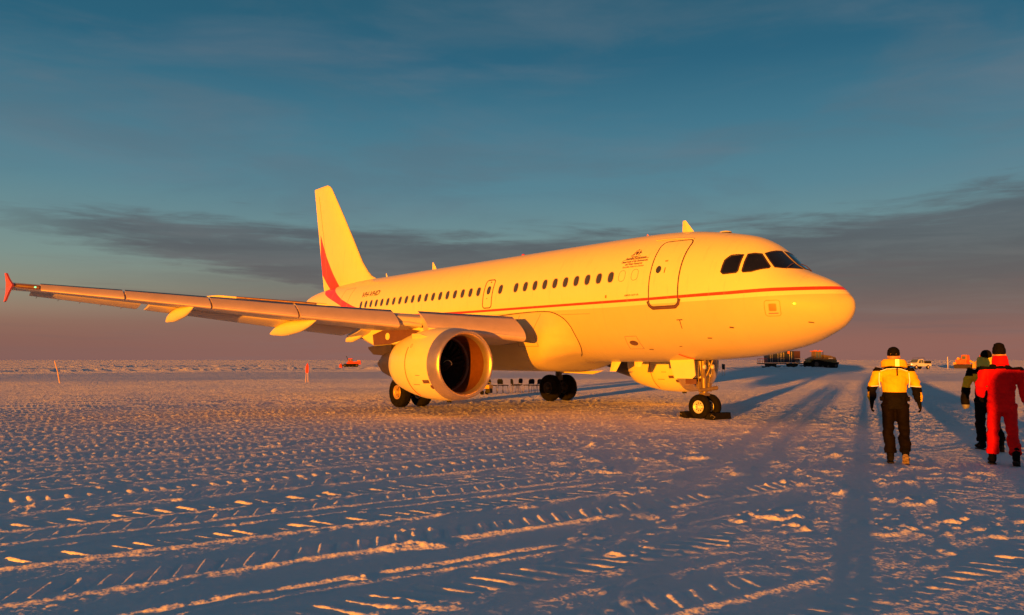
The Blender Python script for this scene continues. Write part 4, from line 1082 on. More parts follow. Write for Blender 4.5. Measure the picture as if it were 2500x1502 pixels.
def limb(mb, pts, n=14):
    """pts: (x, y, z, rx, ry) ellipse rings across the chain, rings kept perpendicular to the path"""
    P = [Vector(p[:3]) for p in pts]; R = []
    for i, p in enumerate(P):
        t = (P[min(i+1, len(P)-1)]-P[max(i-1, 0)]).normalized()
        a = Vector((1, 0, 0)) - t*t.x; a.normalize(); b = t.cross(a).normalized()
        R.append([p+a*pts[i][3]*math.cos(2*math.pi*k/n)+b*pts[i][4]*math.sin(2*math.pi*k/n) for k in range(n)])
    # rounded ends
    mb.rings(R, (True, True), True)
def organic(name, mb, mats, parent, zone=None, vox=.018, wrinkle=.006, wscale=9, seed=0, smooth=2):
    me = bpy.data.meshes.new('m'); me.from_pydata(mb.v, [], mb.f); me.update()
    tmp = bpy.data.objects.new('m', me); scene.collection.objects.link(tmp)
    r = tmp.modifiers.new('r', 'REMESH'); r.mode = 'VOXEL'; r.voxel_size = vox
    if smooth:
        sm = tmp.modifiers.new('s', 'SMOOTH'); sm.factor = .5; sm.iterations = smooth
    dg = bpy.context.evaluated_depsgraph_get()
    m2 = bpy.data.meshes.new_from_object(tmp.evaluated_get(dg)); bpy.data.objects.remove(tmp); bpy.data.meshes.remove(me)
    n = len(m2.vertices); co = np.empty(n*3); m2.vertices.foreach_get('co', co); co = co.reshape(-1, 3)
    no = np.empty(n*3); m2.vertices.foreach_get('normal', no) if False else None
    nn = np.array([v.normal[:] for v in m2.vertices])
    if wrinkle:
        x, y, z = co.T
        a = fbm(x*wscale+z*4+seed, z*wscale*1.6+y*3, 3, seed)+.6*fbm(y*wscale+3+seed, z*wscale*2.2+x*2, 3, seed+5)
        co = co+nn*(a*wrinkle*2)[:, None]
        m2.vertices.foreach_set('co', co.ravel())
    m2.polygons.foreach_set('use_smooth', [True]*len(m2.polygons))
    m2.materials.clear()
    for m_ in mats: m2.materials.append(m_)
    if zone:
        idx = [zone(p.center) for p in m2.polygons]; m2.polygons.foreach_set('material_index', idx)
    m2.update()
    o = bpy.data.objects.new(name, m2); link(o, parent); return o
def glove(parent, w, el, side, curl=.5):
    """five-fingered glove at wrist w, hanging along direction from elbow el"""
    w = Vector(w); d = (w-Vector(el)).normalized(); mb = MB(True)
    fwd = Vector((0, 1, 0)); fwd = (fwd-d*fwd.dot(d)).normalized(); lat = d.cross(fwd).normalized()*side
    tip = w+d*.10
    limb(mb, [(*(w-d*.06), .040, .045), (*w, .038, .042), (*(w+d*.05), .030, .052), (*tip, .026, .050)])
    for i, (L, off) in enumerate(((.070, .036), (.080, .013), (.074, -.011), (.058, -.034))):
        a = tip+fwd*off-d*.01; b = a+d*L*.55+fwd*.004; c = b+d*L*.40-lat*.022-fwd*.0; e = c+d*.006-lat*.022
        limb(mb, [(*a, .015, .015), (*b, .014, .014), (*c, .012, .012), (*e, .009, .009)], 8)
    a = w+d*.03+fwd*.040; b = a+d*.035+fwd*.030; c = b+d*.035+fwd*.006
    limb(mb, [(*a, .018, .018), (*b, .015, .015), (*c, .011, .011)], 8)
    return organic('glove', mb, [SUIT_K], parent, None, .009, .002, 20, 3, 1)
def boot(parent, ank, toe_dir, pitch, soleL=.30, seed=0):
    """ankle point, heading, pitch (radians, + lifts heel)"""
    mb = MB(True); A = Vector(ank); f = Vector((math.sin(toe_dir), math.cos(toe_dir), 0)); up = Vector((0, 0, 1))
    f2 = f*math.cos(pitch)-up*math.sin(pitch); u2 = up*math.cos(pitch)+f*math.sin(pitch); sd = f.cross(up).normalized()
    P = lambda a, b: A+f2*a+u2*b
    def ring(a, b0, b1, w, n=12):
        c = P(a, (b0+b1)/2); h = (b1-b0)/2; return [c+sd*w*math.copysign(abs(math.cos(t))**.7, math.cos(t))+u2*h*math.copysign(abs(math.sin(t))**.7, math.sin(t)) for t in [2*math.pi*k/n for k in range(n)]]
    mb.rings([ring(-.095, -.10, -.02, .035), ring(-.08, -.115, .03, .050), ring(-.02, -.12, .05, .056), ring(.05, -.12, .01, .054), ring(.12, -.12, -.035, .058), ring(.18, -.115, -.05, .050), ring(.215, -.105, -.065, .03)], (True, True), True)
    limb(mb, [(*P(-.02, -.06), .06, .07), (*P(-.015, .02), .062, .072), (*P(-.01, .12), .066, .074)])
    o = organic('boot', mb, [SUIT_K], parent, None, .014, .003, 16, seed, 1)
    mb = MB(); R = []
    for b in (-.125, -.150):
        R.append([P(a, b)+sd*w for a, w in [(-.10, .028), (-.11, 0), (-.10, -.028), (-.05, -.052), (.02, -.048), (.10, -.056), (.17, -.050), (.22, -.02), (.225, 0), (.22, .02), (.17, .050), (.10, .056), (.02, .048), (-.05, .052)]])
    mb.rings(R, (True, True), False)
    for k in range(6): c = P(-.075+k*.052, -.156); mb.add([c+f2*.010*a+sd*.040*b+u2*(.004*e) for e in (-1, 1) for a, b in ((-1, -1), (1, -1), (1, 1), (-1, 1))], [(0, 1, 2, 3), (7, 6, 5, 4), (0, 4, 5, 1), (1, 5, 6, 2), (2, 6, 7, 3), (3, 7, 4, 0)])
    mb.build('sole', SOLE if pitch > .6 else SOLED, o)
    return o
def person(label, loc, heading, spec, group=None):
    """local frame: +Y faces the walking direction, z up, metres; heading = world angle of +Y"""
    H = spec['H']; k = H/1.80
    r = thing('person', label, 'person', loc, heading-math.pi/2, group)
    hipL, hipR = Vector((-.095, 0, .93)), Vector((.095, 0, .93))
    kL, kR = Vector(spec['kneeL']), Vector(spec['kneeR']); aL, aR = Vector(spec['ankL']), Vector(spec['ankR'])
    shL, shR = Vector((-.205, spec.get('lean', .02), 1.47)), Vector((.205, spec.get('lean', .02), 1.47))
    eL, eR = Vector(spec['elbL']), Vector(spec['elbR']); wL, wR = Vector(spec['wriL']), Vector(spec['wriR'])
    hx, hy = spec.get('head', (0, .05)); sl = spec.get('lean', .02)
    S = lambda v: (v[0]*k, v[1]*k, v[2]*k)
    # one continuous body
    mb = MB(True)
    limb(mb, [(*S((0, 0, .88)), .13*k, .10*k), (*S((0, 0, .98)), .15*k, .11*k), (*S((0, .01, 1.15)), .14*k, .10*k), (*S((0, sl, 1.35)), .16*k, .11*k), (*S((0, sl, 1.46)), .15*k, .09*k), (*S((0, sl+.01, 1.52)), .06*k, .06*k), (*S((hx*.6, hy*.8, 1.60)), .052*k, .055*k)])
    for a, b, c in ((hipL, kL, aL), (hipR, kR, aR)): limb(mb, [(*S(a), .085*k, .085*k), (*S(b), .055*k, .058*k), (*S(c), .038*k, .042*k)])
    for a, b, c in ((shL, eL, wL), (shR, eR, wR)): limb(mb, [(*S(a), .055*k, .055*k), (*S(b), .040*k, .040*k), (*S(c), .028*k, .03*k)])
    hz = 1.685; n0 = len(mb.v)
    limb(mb, [(*S((hx, hy-.01, hz-.11)), .035*k, .05*k), (*S((hx, hy+.005, hz-.085)), .060*k, .075*k), (*S((hx, hy, hz-.03)), .074*k, .092*k), (*S((hx, hy-.005, hz+.03)), .076*k, .096*k), (*S((hx, hy-.005, hz+.08)), .060*k, .078*k), (*S((hx, hy-.005, hz+.108)), .028*k, .035*k)])
    for s in (-1, 1):
        mb.lathe([(-.010*k, .004), (-.008*k, .020*k), (.0, .028*k), (.010*k, .020*k), (.012*k, .004)], (S((hx+s*.078, hy-.005, hz-.02))), 'x', 10, (True, True))
        mb.lathe([(-.01, .004), (0, .012*k), (.01, .004)], S((hx+s*.03, hy+.088, hz)), 'y', 8, (True, True))
    limb(mb, [(*S((hx, hy+.088, hz+.01)), .010*k, .01*k), (*S((hx, hy+.112, hz-.03)), .016*k, .014*k), (*S((hx, hy+.09, hz-.04)), .012*k, .01*k)], 8)
    cz = Vector(S((hx, hy, 1.63))); mb.v[n0:] = [tuple(cz+(Vector(p)-cz)*1.10) for p in mb.v[n0:]]
    organic('body', mb, [SKIN], r, None, .013, .0015, 20, 1, 1)
    # hat
    mb = MB(True); ht = spec.get('hat_h', .02)
    limb(mb, [(*S((hx, hy-.012, hz-.005+.0)), .082*k, .104*k), (*S((hx, hy-.014, hz+.03)), .087*k, .108*k), (*S((hx, hy-.014, hz+.075)), .080*k, .098*k), (*S((hx, hy-.014, hz+.108+ht)), .058*k, .07*k), (*S((hx, hy-.014, hz+.125+ht)), .022*k, .025*k)])
    if spec.get('cap'): limb(mb, [(*S((hx, hy+.06, hz+.015)), .07*k, .012*k), (*S((hx, hy+.15, hz+.005)), .055*k, .010*k)])
    mb.v[:] = [tuple(cz+(Vector(p)-cz)*1.10) for p in mb.v]
    hat = organic('cap' if spec.get('cap') else 'beanie', mb, [KNIT], r, None, .012, .003, 26, 4, 1)
    if spec.get('cap'):
        MB(True).tube([S((hx+.05*math.sin(t), hy-.118, hz+.012+.028*math.cos(t))) for t in np.linspace(-1.0, 1.0, 8)], .0035, 6).build('cap_strap', SUIT_Y, hat)
    # trousers
    mb = MB(True)
    limb(mb, [(*S((0, 0, .86)), .155*k, .125*k), (*S((0, 0, .93)), .172*k, .140*k), (*S((0, .0, 1.05)), .168*k, .135*k), (*S((0, .01, 1.12)), .155*k, .12*k)])
    for a, b, c, s in ((hipL, kL, aL, -1), (hipR, kR, aR, 1)):
        m1 = a.lerp(b, .5); m2 = b.lerp(c, .45)
        limb(mb, [(*S(a+Vector((0, 0, .0))), .108*k, .125*k), (*S(m1), .098*k, .112*k), (*S(b), .084*k, .094*k), (*S(m2), .084*k, .092*k), (*S(b.lerp(c, .80)), .082*k, .088*k), (*S(b.lerp(c, .93)), .088*k, .094*k)])
    tr = organic('trousers', mb, spec['trmats'], r, spec.get('trzone'), .016, .019, 6, 9)
    # jacket
    mb = MB(True); jb = spec.get('jbot', .86)
    limb(mb, [(*S((0, 0, jb)), .182*k, .145*k), (*S((0, 0, 1.0)), .185*k, .148*k), (*S((0, .01, 1.15)), .182*k, .142*k), (*S((0, sl, 1.32)), .200*k, .150*k), (*S((0, sl, 1.42)), .205*k, .140*k), (*S((0, sl, 1.50)), .140*k, .11*k), (*S((0, sl+.01, 1.555)), .085*k, .09*k)], 18)
    for a, b, c in ((shL, eL, wL), (shR, eR, wR)):
        limb(mb, [(*S(a+Vector((0, 0, .012))), .082*k, .085*k), (*S(a.lerp(b, .4)), .082*k, .086*k), (*S(b), .072*k, .075*k), (*S(b.lerp(c, .5)), .070*k, .070*k), (*S(b.lerp(c, .95)), .056*k, .056*k)])
    jk = organic('jacket', mb, spec['jkmats'], r, spec.get('jkzone'), .014, .020, 7, 15+spec.get('seed', 0))
    # collar or hood
    cw = spec.get('collar_w', .13); mb = MB(True)
    limb(mb, [(*S((0, sl-.01, 1.50)), cw*1.05*k, .12*k), (*S((0, sl, 1.54)), cw*1.0*k, .118*k), (*S((0, sl+.01, 1.59)), cw*k, .112*k), (*S((0, sl+.015, spec.get('collar_top', 1.635))), cw*.85*k, .098*k)])
    co = organic('hood' if cw > .14 else 'collar', mb, [spec['collar_m']], jk, None, .014, .006, 12, 21)
    glove(r, S(wL), S(eL), -1); glove(r, S(wR), S(eR), 1)
    boot(r, S(aL), spec.get('toeL', -.08), spec.get('pitL', 0), seed=2); boot(r, S(aR), spec.get('toeR', .08), spec.get('pitR', 0), seed=5)
    return r, jk, k, tr, S

def ground_angle(px_dx): return 0
view1 = math.atan2(6.3-CAM.y, -4.0-CAM.x)
# man in black and yellow, walking away
def jz1(c):
    k = 2.0/1.80; x, y, z = c.x/k, c.y/k, c.z/k
    if abs(x) < .205 and z > 1.0:
        if z > 1.475 - .25*abs(x)**1.4 and z < 1.53: return 0
        return 1 if z > 1.115 else 0
    # sleeves: yellow upper arm, black below with a yellow strip outside
    if z > 1.20: return 1 if (z < 1.44+0.0 or abs(x) < .0) and z < 1.44 else 0
    if abs(x) > .365 and .95 < z < 1.12: return 1
    return 0
SP1 = dict(H=2.0, kneeL=(-.105, .03, .50), ankL=(-.085, .0, .135), kneeR=(.115, .02, .52), ankR=(.13, -.20, .20), elbL=(-.325, -.01, 1.19), wriL=(-.335, .05, .94), elbR=(.31, .0, 1.19), wriR=(.345, .04, .95),
           pitR=.75, toeR=.05, trmats=[TROUS], jkmats=[SUIT_K, SUIT_Y], jkzone=jz1, jbot=.84, collar_m=SUIT_Y, collar_w=.19, collar_top=1.625, cap=True, hat_h=0, head=(-.0, .06))
p1, jk1, k1_, tr1, S1 = person('man in black cap and yellow and black jacket walking away from camera', (-3.98, 6.25, tz(-3.98, 6.25)), view1, SP1)
mb = MB(True)
for s in (-1, 1):
    mb = MB(True); mb.tube([S1((s*.208, -.115, 1.42)), S1((s*.218, -.135, 1.30)), S1((s*.205, -.135, 1.19))], .009, 6); mb.build('reflective_piping', REFL, jk1)
    mb = MB(True); mb.tube([S1((s*(.215+.008), -.12, 1.215)), S1((s*.30, -.105, 1.205)), S1((s*.375, -.04, 1.20))], .008, 6); mb.build('reflective_piping', REFL, jk1)
MB(True).tube([S1((-.19, -.135, 1.445)), S1((-.10, -.148, 1.478)), S1((0, -.150, 1.485)), S1((.10, -.148, 1.478)), S1((.19, -.135, 1.445))], .008, 6).build('reflective_piping', REFL, jk1)
MB().box(S1((.05, -.128, 1.575)), (.062, .05, .12)).build('reflective_patch', REFL, jk1)
MB().box(S1((.045, -.165, 1.43)), (.022, .012, .13)).build('back_strap', SUIT_K, jk1)
for s in (-1, 1): bevel(MB().box(S1((s*.185, -.03, 1.01)), (.07, .15, .075)).build('hip_pocket', TROUS, tr1), .015)

# person in red suit
view2 = math.atan2(5.2-CAM.y, -5.2-CAM.x)
def jz2(c):
    k = 2.03/1.8; x, z = c.x/k, c.z/k
    return 1 if (1.44+.02-.10*abs(x)**1.2 < z < 1.53 and abs(x) > .06) or (z > 1.465 and z < 1.505) else 0
SP2 = dict(H=2.03, kneeL=(-.13, .04, .50), ankL=(-.15, .02, .135), kneeR=(.12, .05, .50), ankR=(.15, -.17, .16), elbL=(-.275, -.04, 1.20), wriL=(-.27, .16, 1.04), elbR=(.295, -.01, 1.19), wriR=(.315, .05, .95),
           pitR=.45, toeR=.15, toeL=-.12, trmats=[SUIT_R], jkmats=[SUIT_R, SUIT_K], jkzone=jz2, jbot=.80, collar_m=SUIT_R, collar_w=.115, collar_top=1.66, hat_h=.03, head=(-.01, .05), seed=3)
p2, jk2, k2_, tr2, S2 = person('person in bright red snow suit and black beanie walking at the right edge', (-5.24, 5.03, tz(-5.24, 5.03)), view2+.05, SP2)

# third person half hidden behind the red suit
view3 = math.atan2(2.8-CAM.y, -4.0-CAM.x)
def jz3(c):
    k = 1.9/1.8; x, z = c.x/k, c.z/k
    if abs(x) > .21: return 1 if 1.18 < z < 1.40 else 0
    return 1 if 1.15 < z < 1.44 else 0
YELLOW_SHADE = mat('shaded_yellow_hood_fabric', (.62, .50, .05), .7, 0, .12, 5, bump=.008, bscale=10)  # yellow hood cloth with its shade mixed into the colour
SP3 = dict(H=1.97, kneeL=(-.11, .06, .50), ankL=(-.10, .10, .135), kneeR=(.12, .0, .50), ankR=(.20, -.16, .18), elbL=(-.31, -.02, 1.19), wriL=(-.33, .05, .95), elbR=(.30, 0, 1.19), wriR=(.30, .12, 1.0),
           pitR=.5, toeL=-.5, trmats=[TROUS], jkmats=[SUIT_K, SUIT_Y], jkzone=jz3, jbot=.80, collar_m=YELLOW_SHADE, collar_w=.145, collar_top=1.70, hat_h=0, head=(.02, .05), seed=6)
p3, jk3, k3_, tr3, S3 = person('person in black and yellow jacket with raised hood, partly behind the red suit', (-4.14, 2.85, tz(-4.14, 2.85)), view3, SP3)
mb = MB(True)
limb(mb, [(-.36, .02, 1.20, .045, .06), (-.375, .0, 1.10, .075, .13), (-.375, .0, .96, .085, .15), (-.37, .0, .88, .075, .13), (-.36, .0, .82, .05, .1)])
bagm = organic('shoulder_bag', mb, [SUIT_K, BAGG], None, lambda c: 1 if c.z < .90 else 0, .016, .01, 8, 40)
bagm.location = p3.location; bagm.rotation_euler = p3.rotation_euler
bagm['label'] = 'black and grey bag carried at the side of the half hidden person'; bagm['category'] = 'bag'

# onlookers behind the photographer whose long shadows reach across the snow
SP4 = dict(SP1); SP4.update(cap=False, pitR=0, ankR=(.12, 0, .135), kneeR=(.11, .02, .5), jkzone=None, jkmats=[SUIT_R], collar_m=SUIT_R, collar_w=.12, H=1.86)
SP5 = dict(SP4); SP5.update(jkmats=[SUIT_K], collar_m=SUIT_K, H=1.80)
face = math.atan2(-.883, .469)
SPP = dict(SP4); SPP.update(jbot=.45, kneeL=(-.08, .02, .5), kneeR=(.08, .02, .5), ankL=(-.08, 0, .135), ankR=(.09, 0, .135))
p4 = person('photographer in dark jacket standing behind the camera, long shadow ahead', (-11.18, 21.05, tz(-11.18, 21.05)), face, SPP)[0]
p5 = person('onlooker in red jacket standing behind the photographer', (-15.37, 33.9, tz(-15.37, 33.9)), face, SP4)[0]
p6 = copy_tree(p5); p6.location = (-17.76, 36.8, tz(-17.76, 36.8)); p6['label'] = 'onlooker in red jacket farthest back behind the photographer'
p5['group'] = p6['group'] = 'onlookers behind the photographer'

# ================================================================== furniture and equipment under the wing
FABK = mat('dark_blue_black_upholstery', (.010, .012, .022), .8, 0, .3, 12, spec=.08)
CHROME = mat('thin_steel_tube', (.20, .17, .16), .4, .6, .1, 10)
def chair(label, loc, rz, group='chairs set out on the snow beneath the jet'):
    t = thing('chair', label, 'chair', loc, rz, group)
    mb = MB(True); R = []
    for z, w in ((.50, .19), (.54, .21), (.62, .225), (.70, .215), (.75, .18), (.775, .12)):
        R.append([(w*math.cos(a)*1.0, -.20-.05*(z-.5)+.022*math.sin(a)-.03*abs(math.cos(a))*0, z) for a in [2*math.pi*k/12 for k in range(12)]])
    mb.rings(R, (True, True), True).build('backrest', FABK, t)
    bevel(MB().box((0, .02, .435), (.44, .44, .045)).build('seat', FABK, t), .015)
    for s in (-1, 1):
        MB(True).tube([(s*.19, -.22, .01), (s*.19, -.17, .42), (s*.19, -.205, .60)], .014, 6).build('leg', CHROME, t)
        MB(True).tube([(s*.19, .24, .01), (s*.19, .17, .42)], .014, 6).build('leg', CHROME, t)
        MB(True).tube([(s*.19, -.17, .42), (s*.19, .20, .42)], .010, 6).build('seat_rail', CHROME, t)
    return t
rtv = math.atan2(-.782, -.623)      # image-right direction on the ground
chairs = [((23.93, -6.0), .75, 'leftmost chair of the row under the jet, facing right, next to the engine'),
          ((23.86, -6.73), .8, 'second chair from the engine in the row under the jet, facing right'),
          ((23.55, -7.35), .35, 'third chair from the engine, facing right, beside the gap in the row'),
          ((24.3, -8.1), -2.6, 'low turned chair in the middle of the row, back towards the far side'),
          ((23.24, -8.05), 2.3, 'fourth standing chair back, facing left, close against its neighbour'),
          ((22.82, -8.25), 2.45, 'rightmost chair of the row, next to the main wheels')]
for (x, y), da, lb in chairs: chair(lb, (x, y, tz(x, y)), rtv-math.pi/2+da)
# small heater or service unit lit by the sun at the lip of the engine
YEL = mat('worn_yellow_machine_paint', (.62, .36, .05), .5, 0, .2, 9)
t = thing('service_unit', 'small yellow and black wheeled unit on the snow beside the chairs', 'machine', (22.95, -4.95, tz(22.95, -4.95)), .4)
bevel(MB().box((0, 0, .42), (.55, .45, .20)).build('housing', YEL, t), .03)
MB(True).tube([(-.2, 0, .5), (-.25, 0, .62), (.1, 0, .64), (.2, 0, .5)], .018, 6).build('handle', CHROME, t)
bevel(MB().box((-.12, -.05, .22), (.28, .3, .25)).build('motor', DARK, t), .03)
for s in (-1, 1): MB(True).lathe([(-.03, .02), (-.03, .11), (.03, .11), (.03, .02)], (.12, s*.25, .12), 'y', 14, (True, True)).build('wheel', BLACK, t)
# chocks at the nose wheels
WOOL = mat('grey_rope_fibre', (.2, .17, .14), .8)
CH = mat('black_chock_rubber', (.010, .009, .009), .8, 0, .3, 10, spec=.08)
for i, (x, lb) in enumerate(((5.50, 'black wheel chock behind the nose wheels'), (4.64, 'black wheel chock in front of the nose wheels'))):
    t = thing('wheel_chock', lb, 'wheel chock', (x, 0.0, tz(x, 0)), 0, 'chocks at the nose wheels')
    s = 1 if i == 0 else -1
    mb = MB(); mb.prism([(-.16*s, -.44, -.03), (.22*s, -.44, -.03), (.20*s, -.44, .20), (.04*s, -.44, .20)], (0, 0, 0), (0, .88, 0)); bevel(mb.build('wedge', CH, t), .015)
    MB(True).tube([(.10*s, .42, .10), (.20*s, .50, .16), (.30*s, .46, .10), (.2*s, .43, .03)], .008, 6).build('rope', WOOL, t)

# ================================================================== markers
WOOD = mat('bare_bamboo', (.60, .38, .22), .7, 0, .2, 12)
FLAGR = mat('faded_red_marker_cloth', (.70, .03, .02), .7, 0, .15, 8)
t = thing('marker_stake', 'slanting bamboo stake in the snow at the far left', 'stake', (61.2, 8.1, tz(61.2, 8.1)))
lf = Vector((.623, .782, 0))
MB(True).tube([(0, 0, -.1), tuple(lf*.22+Vector((0, 0, .9))), tuple(lf*.50+Vector((0, 0, 1.75)))], [.045, .04, .03], 7).build('cane', WOOD, t)
t = thing('marker_flag', 'red cloth sleeve marker standing on two pale legs', 'marker', (52.0, -8.3, tz(52, -8.3)))
rt_ = Vector((-.623, -.782, 0))
for s in (-1, 1): MB(True).tube([tuple(rt_*(.10*s)+Vector((0, 0, -.05))), tuple(rt_*(.07*s)+Vector((0, 0, .78)))], .028, 6).build('leg', WOOD, t)
mb = MB(); V = []
for z, w, o in ((.74, .11, 0), (1.05, .12, 0), (1.30, .11, .01), (1.48, .05, .03), (1.56, .02, .04)):
    c = rt_*o; V.append([tuple(c+rt_*(w*a)+Vector((rt_.y, -rt_.x, 0))*(.03*b)+Vector((0, 0, z))) for a, b in ((-1, 0), (-.5, 1), (.5, 1), (1, 0), (.5, -1), (-.5, -1))])
mb.rings(V, (True, True), False).build('cloth_sleeve', FLAGR, t)
t = thing('runway_board', 'black marker board on two thin stakes beyond the nose wheel', 'sign', (45.2, -54.25, tz(45.2, -54.25)))
for s in (-1, 1): MB(True).tube([tuple(rt_*(.14*s)+Vector((0, 0, -.05))), tuple(rt_*(.14*s)+Vector((0, 0, .9)))], .02, 6).build('stake', WOOD, t)
q = Vector((rt_.y, -rt_.x, 0))*.03
MB().add([tuple(rt_*(.16*a)+q*b+Vector((0, 0, z))) for b in (-1, 1) for a, z in ((-1, .72), (1, .68), (1, 1.28), (-1, 1.32))], [(0, 1, 2, 3), (7, 6, 5, 4), (0, 4, 5, 1), (1, 5, 6, 2), (2, 6, 7, 3), (3, 7, 4, 0)]).build('board', DARK, t)
for x, y, lb in ((65.0, -155.0, 'pale stake standing between the pickup and the orange machines'), (44.8, -158.0, 'pale stake beyond the red suited person at the right edge')):
    t = thing('pale_stake', lb, 'stake', (x, y, tz(x, y)), 0, 'pale stakes along the far snow bank')
    MB(True).tube([(0, 0, -.1), (.02, 0, 2.4)], .06, 6).build('pole', mat('pale_painted_pole', (.75, .66, .58), .6), t)

# ================================================================== vehicles far out
def track_unit(parent, L, h, w, y, m, name='track', rim=True, slant=.25):
    """rubber track loop with wheels"""
    mb = MB(True); P = []
    r = h/2
    for a in np.linspace(90, 270, 9): P.append((-L/2+r+r*math.cos(math.radians(a)), r+r*math.sin(math.radians(a))))
    rf = r*(1-slant)
    for a in np.linspace(-90, 90, 9): P.append((L/2-rf+rf*math.cos(math.radians(a)), rf+rf*math.sin(math.radians(a))))
    n = len(P); V = [(x, y-w/2, z) for x, z in P]+[(x, y+w/2, z) for x, z in P]
    mb.add(V, [tuple(range(n))[::-1], tuple(range(n, 2*n))]+[(i, (i+1) % n, (i+1) % n+n, i+n) for i in range(n)], False)
    o = mb.build(name, m, parent)
    if rim:
        for cx, rr, cz in ((-L/2+r, r*.62, r), (L/2-rf, rf*.55, rf), (-L*.12, r*.34, r*.42), (L*.1, r*.34, r*.42)):
            for s in (-1, 1):
                MB(True).lathe([(s*(w/2), .02), (s*(w/2+.05), rr*.4), (s*(w/2+.03), rr)], (cx, y, cz), 'y', 16).build('road_wheel', DULL, o)
    return o
MACHY = mat('ochre_machine_paint', (.17, .11, .02), .5, 0, .15, 1.5)
VGLASS = mat('vehicle_window_glass', (.10, .13, .14), .08, 0, .1, 2, spec=.8)
AMB = mat('amber_roof_panel', (.65, .16, .03), .5, 0, .1, 2)
REDV = mat('red_vehicle_paint', (.60, .035, .02), .5, 0, .2, 1.5)
WHV = mat('white_vehicle_paint', (.72, .70, .68), .4, 0, .06, 1.5)
def zrot(dx, dy): return math.atan2(dy, dx)
# --- tracked tractor (front towards image right)
x, y = 88.2, -146.0
hd = math.atan2(-.782, -.623)+.25
T = thing('tracked_tractor', 'ochre tracked tractor with long bonnet hitched to the blue container sled', 'tractor', (x, y, tz(x, y)-.1), hd)
T.scale = (1.12, 1.12, 1.2)
for s in (-1, 1): track_unit(T, 5.6, 1.55, .75, s*1.25, BLACK, slant=.35)
mb = MB(); A = [(-.4, 1.0), (3.2, .95), (3.35, 1.4), (3.05, 2.05), (1.9, 2.35), (.4, 2.55), (-.4, 2.5)]
mb.prism([(a, -.62, b) for a, b in A], (0, 0, 0), (0, 1.24, 0)); bon = bevel(mb.build('bonnet', MACHY, T), .08)
for s in (-1, 1):
    MB().box((1.9, s*.635, 1.85), (1.0, .03, .18)).build('side_stripe', WHV, bon)
    MB(True).lathe([(0, .12), (.03, .1), (.04, .01)], (3.22, s*.38, 1.62), 'x', 12).build('headlight', RIM, bon)
bevel(MB().box((3.55, 0, .95), (.5, 1.1, .45)).build('front_weight', DARK, T), .05)
mb = MB(); mb.box((-.9, 0, 2.35), (1.45, 1.5, 1.5), taper=(.9, .9)); cabn = bevel(mb.build('cab', MACHY, T), .05)
for s in (-1, 1):
    mb = MB(); mb.prism([(-1.50, s*.745, 1.95), (-.98, s*.745, 1.95), (-1.0, s*.70, 2.98), (-1.46, s*.70, 2.98)], (0, 0, 0), (0, s*.02, 0)); mb.build('side_window', VGLASS, cabn)
    mb = MB(); mb.prism([(-.85, s*.745, 1.95), (-.28, s*.745, 1.95), (-.32, s*.70, 2.98), (-.85, s*.70, 2.98)], (0, 0, 0), (0, s*.02, 0)); mb.build('side_window', VGLASS, cabn)
mb = MB(); mb.prism([(-.175, -.6, 2.0), (-.175, .6, 2.0), (-.235, .55, 2.95), (-.235, -.55, 2.95)], (0, 0, 0), (.02, 0, 0)); mb.build('windscreen', VGLASS, cabn)
bevel(MB().box((-.9, 0, 3.18), (1.75, 1.75, .16)).build('cab_roof', AMB, cabn), .05)
for a, s in ((.05, -.6), (.05, .6), (-.5, .5)): MB().box((-.9+a*8*.1+.3, s, 3.32), (.16, .2, .14)).build('work_light', AMB, cabn)
MB(True).tube([(.1, -.7, 1.9), (.1, -.7, 3.1)], .07, 8).build('exhaust_pipe', DARK, T)
mb = MB(); mb.prism([(-2.9, -.85, 1.1), (-1.6, -.85, 1.1), (-1.6, -.85, 2.2), (-2.4, -.85, 1.95), (-2.9, -.85, 1.6)], (0, 0, 0), (0, 1.7, 0)); bevel(mb.build('rear_body', MACHY, T), .05)
for s in (-1, 1): mb = MB(); mb.prism([(-2.6, s*.85, 1.62), (.6, s*.85, 1.50), (.6, s*.85, 1.58), (-1.6, s*.85, 1.85), (-2.5, s*.85, 1.78)], (0, 0, 0), (0, s*.6, 0)); mb.build('fender', MACHY, T)
MB().box((-3.7, 0, .55), (1.8, .3, .14)).build('drawbar', DARK, T)

# --- container sled
x, y = 98.6, -146.8
hd = math.atan2(-.782, -.623)+.12
CS = thing('container_sled', 'dark blue ribbed container on a sled with railed end platforms', 'container', (x, y, tz(x, y)-.05), hd)
NAVY = mat('navy_container_paint', (.016, .024, .055), .5, 0, .2, .8)
MAROON = mat('dark_maroon_paint', (.055, .018, .016), .6, 0, .2, .8)
Lc = 7.4
MB().box((-.55, 0, 2.55), (Lc-1.2, 2.4, 2.7)).build('container', NAVY, CS)
for k in range(22):
    for s in (-1, 1): MB().box((-3.5+k*.285, s*1.225, 2.55), (.11, .05, 2.5)).build('wall_rib', NAVY, CS)
for xx in (-3.2, -2.75, -1.35, -.8, -.45, .05, 1.45, 1.95):
    MB(True).tube([(xx, -1.29, 1.35), (xx, -1.29, 3.75)], .035, 6).build('locking_bar', RIM, CS); MB(True).tube([(xx, 1.29, 1.35), (xx, 1.29, 3.75)], .035, 6).build('locking_bar', RIM, CS)
MB().box((3.35, 0, 2.55), (1.55, 2.2, 2.7)).build('generator_box', MAROON, CS)
MB().box((0, 0, 1.0), (Lc+3.2, 2.6, .22)).build('sled_deck', DARK, CS)
